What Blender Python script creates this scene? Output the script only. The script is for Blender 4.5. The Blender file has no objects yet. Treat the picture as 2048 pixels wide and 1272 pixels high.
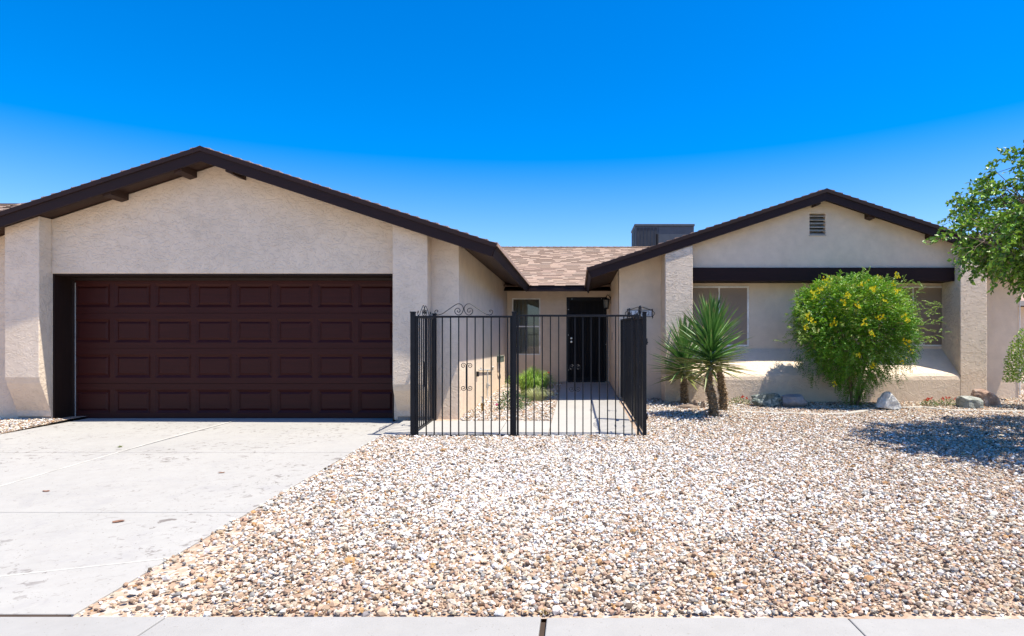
import bpy, bmesh, math, random
import numpy as np
from mathutils import Vector, Matrix
R = math.radians
S = bpy.context.scene
COL = S.collection
random.seed(7); rng = np.random.default_rng(11)

# ------------------------------------------------------------------ camera
F = 1250.0; CX = 1155.0; CY = 688.0; CZ = 1.08        # focal length in photo pixels, principal point, eye height
cam = bpy.data.cameras.new('camera'); co = bpy.data.objects.new('camera', cam); COL.objects.link(co)
co.location = (0, 0, CZ); co.rotation_euler = (R(90), 0, 0)
cam.sensor_width = 36; cam.lens = 36 * F / 2048
cam.shift_x = (1024 - CX) / 2048; cam.shift_y = (CY - 636) / 2048
cam.clip_start = .05; cam.clip_end = 3000
S.camera = co
# ------------------------------------------------------------------ light
SUN = Vector((-.38, .115, -1)).normalized()
sl = bpy.data.lights.new('sun', 'SUN'); so = bpy.data.objects.new('sun', sl); COL.objects.link(so)
so.location = (5, -3, 12); so.rotation_euler = SUN.to_track_quat('-Z', 'Y').to_euler()
sl.energy = 5.0; sl.angle = R(.5); sl.color = (1.0, .94, .85)
W = bpy.data.worlds.new('World'); S.world = W; W.use_nodes = True
nt = W.node_tree; nt.nodes.clear()
sky = nt.nodes.new('ShaderNodeTexSky'); sky.sky_type = 'NISHITA'; sky.sun_disc = False
sky.sun_elevation = math.asin(-SUN.z); sky.sun_rotation = math.atan2(-SUN.x, -SUN.y)
sky.altitude = 300; sky.air_density = .9; sky.dust_density = 1.4; sky.ozone_density = 2.5
hs = nt.nodes.new('ShaderNodeHueSaturation'); hs.inputs['Hue'].default_value = .507; hs.inputs['Saturation'].default_value = 1.6
bg = nt.nodes.new('ShaderNodeBackground'); bg.inputs['Strength'].default_value = .14
ou = nt.nodes.new('ShaderNodeOutputWorld')
tcw = nt.nodes.new('ShaderNodeTexCoord'); spw = nt.nodes.new('ShaderNodeSeparateXYZ'); mrw = nt.nodes.new('ShaderNodeMapRange')
nt.links.new(tcw.outputs['Generated'], spw.inputs[0]); nt.links.new(spw.outputs[2], mrw.inputs[0])
for i_, v_ in ((1, .02), (2, .46), (3, 1.22), (4, 1.85)): mrw.inputs[i_].default_value = v_
nt.links.new(mrw.outputs[0], hs.inputs['Saturation']); nt.links.new(sky.outputs[0], hs.inputs['Color']); nt.links.new(hs.outputs[0], bg.inputs['Color']); nt.links.new(bg.outputs[0], ou.inputs[0])
S.view_settings.view_transform = 'Standard'; S.view_settings.look = 'None'
S.view_settings.exposure = .86; S.view_settings.gamma = 1; S.view_settings.use_curve_mapping = False
S.render.engine = 'CYCLES'; S.cycles.max_bounces = 8; S.cycles.transparent_max_bounces = 12

# ------------------------------------------------------------------ helpers
def PX(px, s): return (px - CX) / s
def PZ(py, s): return CZ + (CY - py) / s
def PY(s): return F / s
GY = [(-60, -.45), (0, -.32), (2.6, -.243), (3.03, -.24), (7.8, -.064), (9, 0), (11.2, .045), (15.2, .15), (22, .2), (400, .2)]
def gz(y): return float(np.interp(y, [a for a, b in GY], [b for a, b in GY]))

def mat(name, color=(.5, .5, .5), rough=.8, spec=.3, metal=0):
    m = bpy.data.materials.new(name); m.use_nodes = True
    p = m.node_tree.nodes['Principled BSDF']
    p.inputs['Base Color'].default_value = (*color, 1); p.inputs['Roughness'].default_value = rough
    p.inputs['Specular IOR Level'].default_value = spec; p.inputs['Metallic'].default_value = metal
    return m
def N(m, t, **kw):
    n = m.node_tree.nodes.new(t)
    for k, v in kw.items():
        if k in n.inputs: n.inputs[k].default_value = v
        else: setattr(n, k, v)
    return n
def L(m, a, b): m.node_tree.links.new(a, b)
def P(m): return m.node_tree.nodes['Principled BSDF']
def coords(m, scale=(1, 1, 1)):
    tc = N(m, 'ShaderNodeTexCoord'); mp = N(m, 'ShaderNodeMapping'); mp.inputs['Scale'].default_value = scale
    L(m, tc.outputs['Object'], mp.inputs['Vector']); return mp.outputs[0]
def noise(m, vec, scale, detail=4, rough=.5, dist=0):
    n = N(m, 'ShaderNodeTexNoise'); n.inputs['Scale'].default_value = scale; n.inputs['Detail'].default_value = detail
    n.inputs['Roughness'].default_value = rough; n.inputs['Distortion'].default_value = dist
    L(m, vec, n.inputs['Vector']); return n.outputs['Fac']
def ramp(m, fac, stops):
    r = N(m, 'ShaderNodeValToRGB'); e = r.color_ramp.elements
    while len(e) > len(stops): e.remove(e[-1])
    while len(e) < len(stops): e.new(.5)
    for i, (p, c) in enumerate(stops):
        e[i].position = p; e[i].color = (*c, 1) if len(c) == 3 else c
    L(m, fac, r.inputs[0]); return r.outputs[0]
def mixc(m, fac, a, b, mode='MIX'):
    x = N(m, 'ShaderNodeMix', data_type='RGBA', blend_type=mode)
    for i, v in ((0, fac), (6, a), (7, b)):
        if isinstance(v, (int, float)): x.inputs[i].default_value = v
        elif isinstance(v, tuple): x.inputs[i].default_value = (*v, 1)
        else: L(m, v, x.inputs[i])
    return x.outputs[2]
def bump(m, h, strength=.5, dist=.01, prev=None):
    b = N(m, 'ShaderNodeBump'); b.inputs['Strength'].default_value = strength; b.inputs['Distance'].default_value = dist
    L(m, h, b.inputs['Height'])
    if prev is not None: L(m, prev, b.inputs['Normal'])
    L(m, b.outputs[0], P(m).inputs['Normal']); return b.outputs[0]
G = lambda v: (v, v, v)

def stucco(name, color, coarse=1.0):
    m = mat(name, color, .95, .1); v = coords(m)
    big = noise(m, v, .9, 5, .6); med = noise(m, v, 6, 4, .6)
    c = mixc(m, ramp(m, big, [(.3, G(0)), (.7, G(1))]), tuple(x * .86 for x in color), tuple(min(1, x * 1.08) for x in color))
    c = mixc(m, .35, c, ramp(m, med, [(.3, tuple(x * .8 for x in color)), (.7, tuple(min(1, x * 1.12) for x in color))]))
    # low warm tint: splashed soil, plus ground bounce light put into the colour
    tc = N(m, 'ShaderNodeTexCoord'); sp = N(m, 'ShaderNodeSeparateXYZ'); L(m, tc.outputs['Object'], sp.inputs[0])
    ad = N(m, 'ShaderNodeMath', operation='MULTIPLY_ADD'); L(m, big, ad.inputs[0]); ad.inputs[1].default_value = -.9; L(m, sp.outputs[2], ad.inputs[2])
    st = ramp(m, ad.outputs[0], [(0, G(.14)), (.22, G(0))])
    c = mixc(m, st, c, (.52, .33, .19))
    L(m, c, P(m).inputs['Base Color'])
    # knock-down trowel texture: flattened islands with ragged edges, plus sand
    st1 = ramp(m, noise(m, coords(m, (1, 1, 1.5)), 7, 4, .55, 1.8), [(.50, G(0)), (.545, G(1))])
    st2 = ramp(m, noise(m, v, 17, 3, .6, 1.2), [(.56, G(0)), (.62, G(1))])
    b1 = bump(m, st1, .55 * coarse, .009)
    b2 = bump(m, st2, .35 * coarse, .005, b1)
    bump(m, noise(m, v, 160, 3, .7), .35, .002, b2)
    return m
def painted(name, color, rough=.55, grain=None, var=.25):
    m = mat(name, color, rough, .35); v = coords(m, grain or (1, 1, 1))
    n = noise(m, v, 5, 6, .6)
    L(m, ramp(m, n, [(.3, tuple(x * (1 - var) for x in color)), (.7, tuple(min(1, x * (1 + var)) for x in color))]), P(m).inputs['Base Color'])
    bump(m, noise(m, v, 40, 4, .6), .15, .003)
    return m

M = {}
WALL = (.76, .625, .475)
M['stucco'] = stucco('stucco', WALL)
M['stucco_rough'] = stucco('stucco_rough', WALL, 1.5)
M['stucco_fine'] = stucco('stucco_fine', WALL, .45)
M['footing'] = painted('footing', (.30, .25, .20), .9)
M['fascia'] = painted('fascia_paint', (.016, .0046, .0036), .7, (.6, .6, 6))
M['soffit'] = painted('soffit_paint', (.030, .012, .007), .6)
M['eavefascia'] = M['fascia']
M['beam'] = painted('beam_paint', (.015, .0042, .0042), .8, (.5, 6, 6))
M['garage'] = painted('garage_door_paint', (.041, .0088, .0068), .45, (.3, 4, 6), .15); P(M['garage']).inputs['Specular IOR Level'].default_value = .16
M['jamb'] = painted('jamb_paint', (.018, .008, .005), .6, (6, 6, .5))
M['iron'] = painted('black_iron', (.006, .007, .010), .42, None, .4)
P(M['iron']).inputs['Specular IOR Level'].default_value = .2
M['white'] = painted('white_frame', (.80, .78, .73), .5)
M['vent'] = painted('vent_paint', (.42, .36, .28), .7)
M['dark'] = mat('dark_interior', (.012, .012, .013), .9)
M['screen'] = None
# window screen cloth
m = mat('screen_cloth', (.20, .145, .11), .8, .2); v = coords(m)
w1 = N(m, 'ShaderNodeTexWave', bands_direction='X'); w1.inputs['Scale'].default_value = 55; w1.inputs['Distortion'].default_value = .6; L(m, v, w1.inputs[0])
c = mixc(m, .3, ramp(m, noise(m, v, 2.2, 3), [(.3, (.27, .21, .16)), (.7, (.33, .265, .20))]), ramp(m, w1.outputs['Fac'], [(.3, (.22, .165, .125)), (.7, (.32, .245, .185))]))
L(m, c, P(m).inputs['Base Color']); bump(m, w1.outputs['Fac'], .2, .002); M['screen'] = m
# glass
m = mat('window_glass', (.01, .012, .014), .03, .5)
tr = N(m, 'ShaderNodeBsdfTransparent'); tr.inputs[0].default_value = (.6, .65, .66, 1)
gl = N(m, 'ShaderNodeBsdfGlossy'); gl.inputs['Roughness'].default_value = .02
fr = N(m, 'ShaderNodeFresnel'); fr.inputs[0].default_value = 1.6
ma = N(m, 'ShaderNodeMath', operation='MULTIPLY_ADD'); L(m, fr.outputs[0], ma.inputs[0]); ma.inputs[1].default_value = .0; ma.inputs[2].default_value = .075
mx = N(m, 'ShaderNodeMixShader'); L(m, ma.outputs[0], mx.inputs[0]); L(m, tr.outputs[0], mx.inputs[1]); L(m, gl.outputs[0], mx.inputs[2])
L(m, mx.outputs[0], m.node_tree.nodes['Material Output'].inputs[0]); M['glass'] = m
M['blind'] = mat('blind_cloth', (.55, .53, .48), .8)
# concrete
def concrete(name, base, stains=True, warm=(.33, .31, .27), fleck=.0):
    m = mat(name, base, .85, .25); v = coords(m)
    n1 = noise(m, v, .8, 6, .62); n2 = noise(m, v, 9, 5, .7); n3 = noise(m, v, 90, 2, .6)
    c = ramp(m, n1, [(.3, tuple(x * .90 for x in base)), (.55, base), (.75, tuple(min(1, x * 1.07) for x in base))])
    c = mixc(m, .35, c, ramp(m, n2, [(.3, tuple(x * .86 for x in base)), (.7, tuple(min(1, x * 1.1) for x in base))]))
    # smeary streaks across the trowelled surface
    sv = coords(m, (.5, 2.2, 1)); c = mixc(m, ramp(m, noise(m, sv, 2.4, 6, .7, .6), [(.5, G(0)), (.8, G(.35))]), c, warm)
    if stains:
        sv = coords(m, (1, 1, 1))
        zone = ramp(m, noise(m, sv, .75, 3, .5), [(.40, G(0)), (.56, G(1))])
        vo = noise(m, sv, 13, 3, .65, .8)
        sp = ramp(m, vo, [(.575, G(0)), (.66, G(.85))])
        k = N(m, 'ShaderNodeMath', operation='MULTIPLY'); L(m, zone, k.inputs[0]); L(m, sp, k.inputs[1])
        c = mixc(m, k.outputs[0], c, (.13, .11, .095))
        tiny = ramp(m, noise(m, sv, 45, 2, .5), [(.69, G(0)), (.72, G(.6))])
        c = mixc(m, tiny, c, (.13, .11, .09))
        broad = ramp(m, noise(m, sv, 1.6, 5, .7, 1.4), [(.54, G(0)), (.7, G(.40))])
        c = mixc(m, broad, c, (.26, .25, .24))
    pt = ramp(m, noise(m, v, 70, 2, .5), [(.69, G(0)), (.72, G(.5))])
    c = mixc(m, pt, c, (.17, .15, .12))
    L(m, c, P(m).inputs['Base Color'])
    b = bump(m, n2, .12, .01); bump(m, n3, .25, .002, b)
    return m
M['drive'] = concrete('driveway_concrete', (.335, .322, .288))
M['walkm'] = concrete('walk_concrete', (.36, .345, .308), False, (.36, .33, .28))
M['sidewalk'] = concrete('sidewalk_concrete', (.30, .29, .264), False, (.30, .28, .24))
M['joint'] = painted('joint_filler', (.43, .41, .36), .8)
M['crack'] = painted('crack_dirt', (.05, .032, .02), .95)
M['curb'] = concrete('curb_concrete', (.38, .35, .30), False)
# soil
m = mat('soil', (.32, .24, .17), .95, .1); v = coords(m)
n1 = noise(m, v, 1.3, 5, .6); vo = N(m, 'ShaderNodeTexVoronoi'); vo.inputs['Scale'].default_value = 34; L(m, v, vo.inputs[0])
hsv = N(m, 'ShaderNodeSeparateColor'); L(m, vo.outputs['Color'], hsv.inputs[0])
c = ramp(m, hsv.outputs[0], [(0, (.30, .20, .13)), (.35, (.42, .31, .22)), (.7, (.50, .41, .32)), (1, (.62, .57, .5))])
c = mixc(m, ramp(m, n1, [(.4, G(.25)), (.6, G(.8))]), c, (.33, .235, .16))
L(m, c, P(m).inputs['Base Color']); b = bump(m, vo.outputs['Distance'], .5, .01); bump(m, noise(m, v, 120, 3, .6), .4, .004, b); M['soil'] = m
# asphalt street
m = mat('asphalt', (.06, .06, .062), .9, .2); v = coords(m); L(m, ramp(m, noise(m, v, 60, 4, .7), [(.3, G(.04)), (.7, G(.10))]), P(m).inputs['Base Color']); M['asphalt'] = m
# gravel stones, colour per stone
def vcol(name, rough=.8, spec=.25, nscale=60, var=.3, transl=0.0, lo=.7):
    m = mat(name, (.5, .5, .5), rough, spec); a = N(m, 'ShaderNodeAttribute', attribute_name='Col')
    n = noise(m, coords(m), nscale, 3, .6)
    c = mixc(m, 1.0, a.outputs['Color'], ramp(m, n, [(.3, G(lo)), (.7, G(1.0 + var))]), 'MULTIPLY')
    L(m, c, P(m).inputs['Base Color'])
    if transl:
        t = N(m, 'ShaderNodeBsdfTranslucent'); L(m, c, t.inputs[0]); x = N(m, 'ShaderNodeMixShader'); x.inputs[0].default_value = transl
        L(m, P(m).outputs[0], x.inputs[1]); L(m, t.outputs[0], x.inputs[2]); L(m, x.outputs[0], m.node_tree.nodes['Material Output'].inputs[0])
    return m
M['stone'] = vcol('gravel_stone', .85, .2, 90, .15)
M['leaf'] = vcol('leaf', .42, .45, 3, .15, .27, .85)
M['blade'] = vcol('yucca_blade', .45, .35, 6, .2, .12, .8)
M['petal'] = vcol('petal', .6, .2, 30, .1, .3, .9)
M['shingle'] = vcol('shingle', .95, .1, 140, .35, 0, .6)
# shingle slab for the wing roofs
m = mat('shingle_slab', (.35, .25, .2), .95, .1); v = coords(m, (1, 1, 0))
br = N(m, 'ShaderNodeTexBrick'); br.inputs['Scale'].default_value = 1; br.inputs['Brick Width'].default_value = .3; br.inputs['Row Height'].default_value = .14
br.inputs['Color1'].default_value = (.42, .29, .22, 1); br.inputs['Color2'].default_value = (.28, .19, .15, 1); br.inputs['Mortar'].default_value = (.1, .07, .06, 1); br.inputs['Mortar Size'].default_value = .008
sw = N(m, 'ShaderNodeMapping'); sw.inputs['Rotation'].default_value = (0, 0, R(90)); L(m, v, sw.inputs[0]); L(m, sw.outputs[0], br.inputs[0])
L(m, mixc(m, .5, br.outputs[0], ramp(m, noise(m, v, 90, 2), [(.3, (.2, .14, .11)), (.7, (.5, .36, .28))])), P(m).inputs['Base Color']); M['slab'] = m
M['ac'] = painted('ac_paint', (.060, .075, .092), .5, None, .12)
M['acdark'] = painted('ac_grille', (.028, .034, .042), .6)
M['galv'] = painted('galvanised', (.42, .42, .40), .45)
M['brass'] = mat('brass', (.35, .22, .08), .4, .5, .7)
M['boxgreen'] = painted('grey_green_box', (.11, .14, .11), .6)
M['silver'] = mat('silver', (.6, .6, .58), .3, .5, .9)
M['tile'] = painted('sign_tile', (.62, .63, .64), .4)
M['digit'] = mat('digit_blue', (.02, .03, .07), .5)
M['frost'] = mat('lantern_glass', (.16, .17, .15), .15, .5)
M['bark'] = painted('bark', (.20, .15, .11), .9, (1, 1, .3), .4)
M['stem'] = painted('stem', (.16, .12, .07), .9)
def rockm(name, a, b, c3, sc=9):
    m = mat(name, a, .85, .2); v = coords(m)
    L(m, ramp(m, noise(m, v, sc, 6, .7, .8), [(.32, a), (.5, b), (.68, c3)]), P(m).inputs['Base Color'])
    bp = bump(m, noise(m, v, 14, 6, .7), .7, .03); bump(m, noise(m, v, 70, 4, .7), .5, .006, bp); return m
M['rock_green'] = rockm('rock_green', (.06, .08, .07), (.16, .19, .165), (.50, .52, .44), 14)
M['rock_grey'] = rockm('rock_grey', (.20, .20, .20), (.27, .265, .26), (.34, .33, .32), 5)
M['rock_pale'] = rockm('rock_pale', (.52, .50, .44), (.68, .66, .59), (.78, .76, .70), 5)
M['rock_round'] = rockm('rock_round', (.17, .18, .15), (.27, .28, .24), (.42, .42, .37), 12)
M['rock_red'] = rockm('rock_red', (.22, .13, .09), (.36, .25, .19), (.55, .46, .38), 4)

class MB:
    def __init__(s): s.v = []; s.f = []; s.c = []
    def add(s, vs, fs, col=None):
        o = len(s.v); s.v += [tuple(x) for x in vs]; s.f += [[i + o for i in f] for f in fs]
        if col is not None: s.c += [col] * len(vs)
        return s
    def box(s, x0, x1, y0, y1, z0, z1, col=None):
        return s.add([(x0, y0, z0), (x1, y0, z0), (x1, y1, z0), (x0, y1, z0), (x0, y0, z1), (x1, y0, z1), (x1, y1, z1), (x0, y1, z1)],
                     [(0, 3, 2, 1), (4, 5, 6, 7), (0, 1, 5, 4), (1, 2, 6, 5), (2, 3, 7, 6), (3, 0, 4, 7)], col)
    def prism(s, pts, a, b, axis='Y'):          # polygon pts in (X,Z) for axis Y, (Y,Z) for axis X, extruded a..b
        n = len(pts)
        g = (lambda p, t: (p[0], t, p[1])) if axis == 'Y' else ((lambda p, t: (t, p[0], p[1])) if axis == 'X' else (lambda p, t: (p[0], p[1], t)))
        vs = [g(p, a) for p in pts] + [g(p, b) for p in pts]
        fs = [list(range(n)), list(range(2 * n - 1, n - 1, -1))] + [[i, n + i, n + (i + 1) % n, (i + 1) % n] for i in range(n)]
        return s.add(vs, fs)
    def tube(s, pts, r, k=6, cap=True, col=None):
        pts = [Vector(p) for p in pts]; n = len(pts); rr = r if isinstance(r, (list, tuple)) else [r] * n
        up = Vector((0, 0, 1)); vs = []; prev = None
        for i, p in enumerate(pts):
            t = (pts[min(i + 1, n - 1)] - pts[max(i - 1, 0)])
            t = t.normalized() if t.length > 1e-9 else up
            a = prev - t * prev.dot(t) if prev is not None else (t.cross(up) if abs(t.z) < .9 else t.cross(Vector((1, 0, 0))))
            if a.length < 1e-6: a = t.cross(Vector((0, 1, 0)))
            a.normalize(); prev = a; b = t.cross(a)
            for j in range(k):
                th = 2 * math.pi * (j + .5) / k
                vs.append(p + (a * math.cos(th) + b * math.sin(th)) * rr[i])
        fs = [[i * k + j, i * k + (j + 1) % k, (i + 1) * k + (j + 1) % k, (i + 1) * k + j] for i in range(n - 1) for j in range(k)]
        if cap: fs += [list(range(k))[::-1], [(n - 1) * k + j for j in range(k)]]
        return s.add(vs, fs, col)
    def lathe(s, prof, c, k=20):                # prof (r,z)
        vs = [(c[0] + r * math.cos(2 * math.pi * j / k), c[1] + r * math.sin(2 * math.pi * j / k), c[2] + z) for r, z in prof for j in range(k)]
        n = len(prof); fs = [[i * k + j, i * k + (j + 1) % k, (i + 1) * k + (j + 1) % k, (i + 1) * k + j] for i in range(n - 1) for j in range(k)]
        fs += [list(range(k))[::-1], [(n - 1) * k + j for j in range(k)]]
        return s.add(vs, fs)
    def build(s, name, m, parent=None, smooth=False, bevel=0, fix=True, origin=None):
        me = bpy.data.meshes.new(name); vs = s.v
        if origin is not None: vs = [(x - origin[0], y - origin[1], z - origin[2]) for x, y, z in vs]
        me.from_pydata(vs, [], s.f); me.materials.append(m)
        if s.c:
            a = me.color_attributes.new('Col', 'FLOAT_COLOR', 'POINT')
            a.data.foreach_set('color', np.array([(*c, 1) for c in s.c], dtype=np.float32).ravel())
        if fix and len(s.f) < 60000:
            bm = bmesh.new(); bm.from_mesh(me); bmesh.ops.recalc_face_normals(bm, faces=bm.faces); bm.to_mesh(me); bm.free()
        if smooth: me.polygons.foreach_set('use_smooth', [True] * len(me.polygons))
        o = bpy.data.objects.new(name, me); COL.objects.link(o)
        if origin is not None: o.location = origin
        if parent is not None:
            o.parent = parent
            o.matrix_parent_inverse = Matrix.Translation(-world(parent))
        if bevel:
            b = o.modifiers.new('bevel', 'BEVEL'); b.width = bevel; b.segments = 2; b.limit_method = 'ANGLE'; b.angle_limit = R(40)
        return o
def world(o):
    return o['_w'] if False else Vector(WLOC.get(o.name, (0, 0, 0)))
WLOC = {}
def tag(o, label, cat=None, group=None, kind=None):
    o['label'] = label
    if cat: o['category'] = cat
    if group: o['group'] = group
    if kind: o['kind'] = kind
    return o
def thing(name, loc, label, cat, group=None):
    o = bpy.data.objects.new(name, None); COL.objects.link(o); o.location = loc; o.empty_display_size = .2
    WLOC[o.name] = tuple(loc); return tag(o, label, cat, group)
def struct(o): o['kind'] = 'structure'; return o
def catmull(pts, n=6):
    P_ = [Vector(p) for p in pts]; P_ = [2 * P_[0] - P_[1]] + P_ + [2 * P_[-1] - P_[-2]]; out = []
    for i in range(1, len(P_) - 2):
        a, b, c, d = P_[i - 1:i + 3]
        for k in range(n):
            t = k / n
            out.append(.5 * ((2 * b) + (c - a) * t + (2 * a - 5 * b + 4 * c - d) * t * t + (3 * b - a - 3 * c + d) * t ** 3))
    out.append(P_[-2]); return out

# ================================================================== GROUND
def sheet(name, x0, x1, ys, m, dz, xs=None):
    xs = xs or [x0, x1]; b = MB(); n = len(xs)
    b.add([(x, y, gz(y) + dz) for y in ys for x in xs], [[j * n + i, j * n + i + 1, (j + 1) * n + i + 1, (j + 1) * n + i] for j in range(len(ys) - 1) for i in range(n - 1)])
    return struct(b.build(name, m))
sheet('ground', -400, 400, [-400, -60, 0, 2.6, 3.03, 7.8, 9, 11.2, 15.2, 22, 60, 400, 1500], M['soil'], -.09)
sheet('soil', -2.465, 60, [3.03, 7.8, 9, 11.2, 15.2, 22], M['soil'], -.012)
sheet('soil', -60, -7.365, [3.03, 7.8, 9, 11.2, 15.2, 22], M['soil'], -.012)
# street behind the camera, with its gutter kerb
struct(MB().box(-120, 120, -12, .2, -.62, -.44).build('road', M['asphalt']))
# sidewalk: slabs with joints
b = MB(); zz = -.236
jx = [-11, -9.2, -7.4, -5.6, -3.8, -1.985, -.162, 1.30, 3.05, 4.85, 6.65, 8.45, 11]
for i in range(len(jx) - 1):
    g0 = .014 if abs(jx[i] + .162) < .01 else .004; g1 = .014 if abs(jx[i + 1] + .162) < .01 else .004
    b.box(jx[i] + g0, jx[i + 1] - g1, .2, 3.02 + (.0 if jx[i] < -.2 else -.012), zz - .2, zz + (0 if i != 7 else -.004))
sw = struct(b.build('sidewalk', M['sidewalk'], bevel=.006))
struct(MB().box(-11, 11, .22, 3.0, zz - .19, zz - .02).build('joint', M['crack'], sw))
# driveway slabs; joint rows at 2.98..4.68..6.8..9.4, column joint at X=-5.0
def dz_(y): return float(np.interp(y, [0, 3.03, 7.8, 9.45], [-.36, -.242, -.062, -.036]))
DR0, DR1 = -7.37, -2.46
def slab(b, x0, x1, y0, y1):
    ys = [y0, y1]; vs = [(x0, y0, dz_(y0)), (x1, y0, dz_(y0)), (x1, y1, dz_(y1)), (x0, y1, dz_(y1))]
    vs = [(x, y, z - .12) for x, y, z in vs] + vs
    b.add(vs, [(0, 3, 2, 1), (4, 5, 6, 7), (0, 1, 5, 4), (1, 2, 6, 5), (2, 3, 7, 6), (3, 0, 4, 7)])
b = MB(); g = .005
for (xa, xb) in ((DR0, -5.0), (-5.0, DR1)):
    for (ya, yb) in ((3.06, 4.68), (4.68, 6.8), (6.8, 9.42)):
        slab(b, xa + g, xb - g, ya + g * (1 if ya > 3.1 else 0), yb - g * .9)
# apron between drive and entry walk
drv = struct(b.build('driveway', M['drive'], bevel=.004))
b = MB()
for p, q, w in (((-5.0, 3.1), (-5.0, 9.3), .006), ((-2.47, 3.77), (-5.0, 2.0 + .9), .006)):
    p = Vector((*p, 0)); q = Vector((*q, 0)); d = (q - p).normalized(); nn = Vector((-d.y, d.x, 0)) * w * .7; n = 24
    for i in range(n):
        a = p.lerp(q, i / n); c = p.lerp(q, (i + 1) / n)
        if min(a.y, c.y) < 3.08: continue
        ja = random.uniform(-.15, .15); 
        b.add([(*(a - nn * 1.5).xy, dz_(a.y) + .001), (*(a + nn * 1.5).xy, dz_(a.y) + .001), (*(c + nn * 1.5).xy, dz_(c.y) + .001), (*(c - nn * 1.5).xy, dz_(c.y) + .001), (*a.xy, dz_(a.y) + .005), (*c.xy, dz_(c.y) + .005)],
              [(0, 4, 5, 3), (4, 1, 2, 5)])
struct(b.build('joint', M['joint'], drv))
b = MB()
for y in (4.68, 6.8): b.box(DR0 + .01, DR1 - .01, y - .006, y + .006, dz_(y) - .05, dz_(y) - (.004 if y < 5 else .002))
struct(b.build('crack', M['crack'], drv))
struct(MB().box(DR0, DR1 - .02, 3.0, 3.075, -.33, -.245).build('crack', M['crack'], drv))
# entry walk (strip behind the front fence and the path to the door)
b = MB()
def ws(x0, x1, y0, y1, z=.006):
    vs = [(x, y, gz(y) + z) for x, y in ((x0, y0), (x1, y0), (x1, y1), (x0, y1))]
    b.add([(x, y, q - .1) for x, y, q in vs] + vs, [(0, 3, 2, 1), (4, 5, 6, 7), (0, 1, 5, 4), (1, 2, 6, 5), (2, 3, 7, 6), (3, 0, 4, 7)])
ws(-2.46, -1.0, 7.83, 8.82); ws(-.993, -.37, 7.83, 8.82); ws(-.363, .74, 7.83, 9.0)
ws(-.363, .74, 9.006, 11.2); ws(-.363, .76, 11.206, 15.2)
struct(b.build('path', M['walkm'], bevel=.004))
# doorstep and mat
MB().box(-.42, .775, 14.85, 15.24, .10, .165).build('step', M['curb']); struct(bpy.data.objects['step'])

# ------------------------------------------------------------------ gravel: individual stones in one stuff mesh
def ico():
    t = (1 + 5 ** .5) / 2
    v = np.array([(-1, t, 0), (1, t, 0), (-1, -t, 0), (1, -t, 0), (0, -1, t), (0, 1, t), (0, -1, -t), (0, 1, -t), (t, 0, -1), (t, 0, 1), (-t, 0, -1), (-t, 0, 1)], float)
    v /= np.linalg.norm(v[0])
    f = np.array([(0, 11, 5), (0, 5, 1), (0, 1, 7), (0, 7, 10), (0, 10, 11), (1, 5, 9), (5, 11, 4), (11, 10, 2), (10, 7, 6), (7, 1, 8), (3, 9, 4), (3, 4, 2), (3, 2, 6), (3, 6, 8), (3, 8, 9), (4, 9, 5), (2, 4, 11), (6, 2, 10), (8, 6, 7), (9, 8, 1)])
    return v, f
def lf(x, y, s, seed=0):        # cheap smooth noise
    r = np.random.default_rng(seed); o = np.zeros_like(x)
    for k in range(5):
        a = r.uniform(0, 6.28); q = s * r.uniform(.6, 1.8); o += np.sin((x * math.cos(a) + y * math.sin(a)) * q + r.uniform(0, 6))
    return o / 5
def inreg(x, y):
    front = (y > 3.05) & (y < 7.80) & (x > DR1 - .0)
    yard = (y >= 7.80) & (y < 11.12) & (x > .86)
    wallr = (y >= 11.12) & (y < 11.72) & ((x < 1.55) & (x > .86) | (x > 7.3))
    gap = (y >= 11.7) & (y < 16) & (x > 8.3)
    bed = (y > 8.83) & (y < 15.2) & (x > -1.70) & (x < -.375)
    left = (x < DR0 - .0) & (y > 6.2) & (y < 9.0)
    return front | yard | wallr | gap | bed | left
cell = .0196
gx = np.arange(-9.5, 11.5, cell); gy = np.arange(3.04, 16, cell)
X_, Y_ = np.meshgrid(gx, gy); X_ = X_.ravel(); Y_ = Y_.ravel()
keep = (X_ < .714 * Y_ + 1.1) & (X_ > -.93 * Y_ - .5); X_, Y_ = X_[keep], Y_[keep]
X_ = X_ + rng.uniform(-.5, .5, X_.size) * cell * 1.3; Y_ = Y_ + rng.uniform(-.5, .5, Y_.size) * cell * 1.3
keep = inreg(X_, Y_)
# thin, dusty margin beside the drive and at the sidewalk corner
dd = np.minimum(X_ - DR1, 9) + .25 * lf(X_, Y_, 5, 3) + np.clip(Y_ - 3.6, 0, 2) * .12
thin = np.clip(dd / np.where(Y_ < 4.6, .75, .4), .22, 1) + .18 * (lf(X_, Y_, 9, 8) > .1)
thin = np.where(X_ > DR1, thin, 1)
keep &= rng.uniform(0, 1, X_.size) < thin * .985
X_, Y_ = X_[keep], Y_[keep]; n = X_.size
far = Y_ > 11.8
iv, if_ = ico()
rad = np.clip(rng.lognormal(math.log(.0101), .36, n), .005, .028)
rad *= np.where(Y_ > 8.8, 1.05, 1)
sc = np.stack([rng.uniform(.8, 1.35, n), rng.uniform(.7, 1.15, n), rng.uniform(.5, .9, n)], 1) * rad[:, None]
th = rng.uniform(0, 6.283, n); ct, st_ = np.cos(th), np.sin(th)
V = iv[None] * (1 + rng.uniform(-.34, .30, (n, 12, 1))) * sc[:, None, :]
tilt = rng.normal(0, .35, n); c2, s2 = np.cos(tilt), np.sin(tilt)
y1 = V[..., 1] * c2[:, None] - V[..., 2] * s2[:, None]; z1 = V[..., 1] * s2[:, None] + V[..., 2] * c2[:, None]
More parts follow.
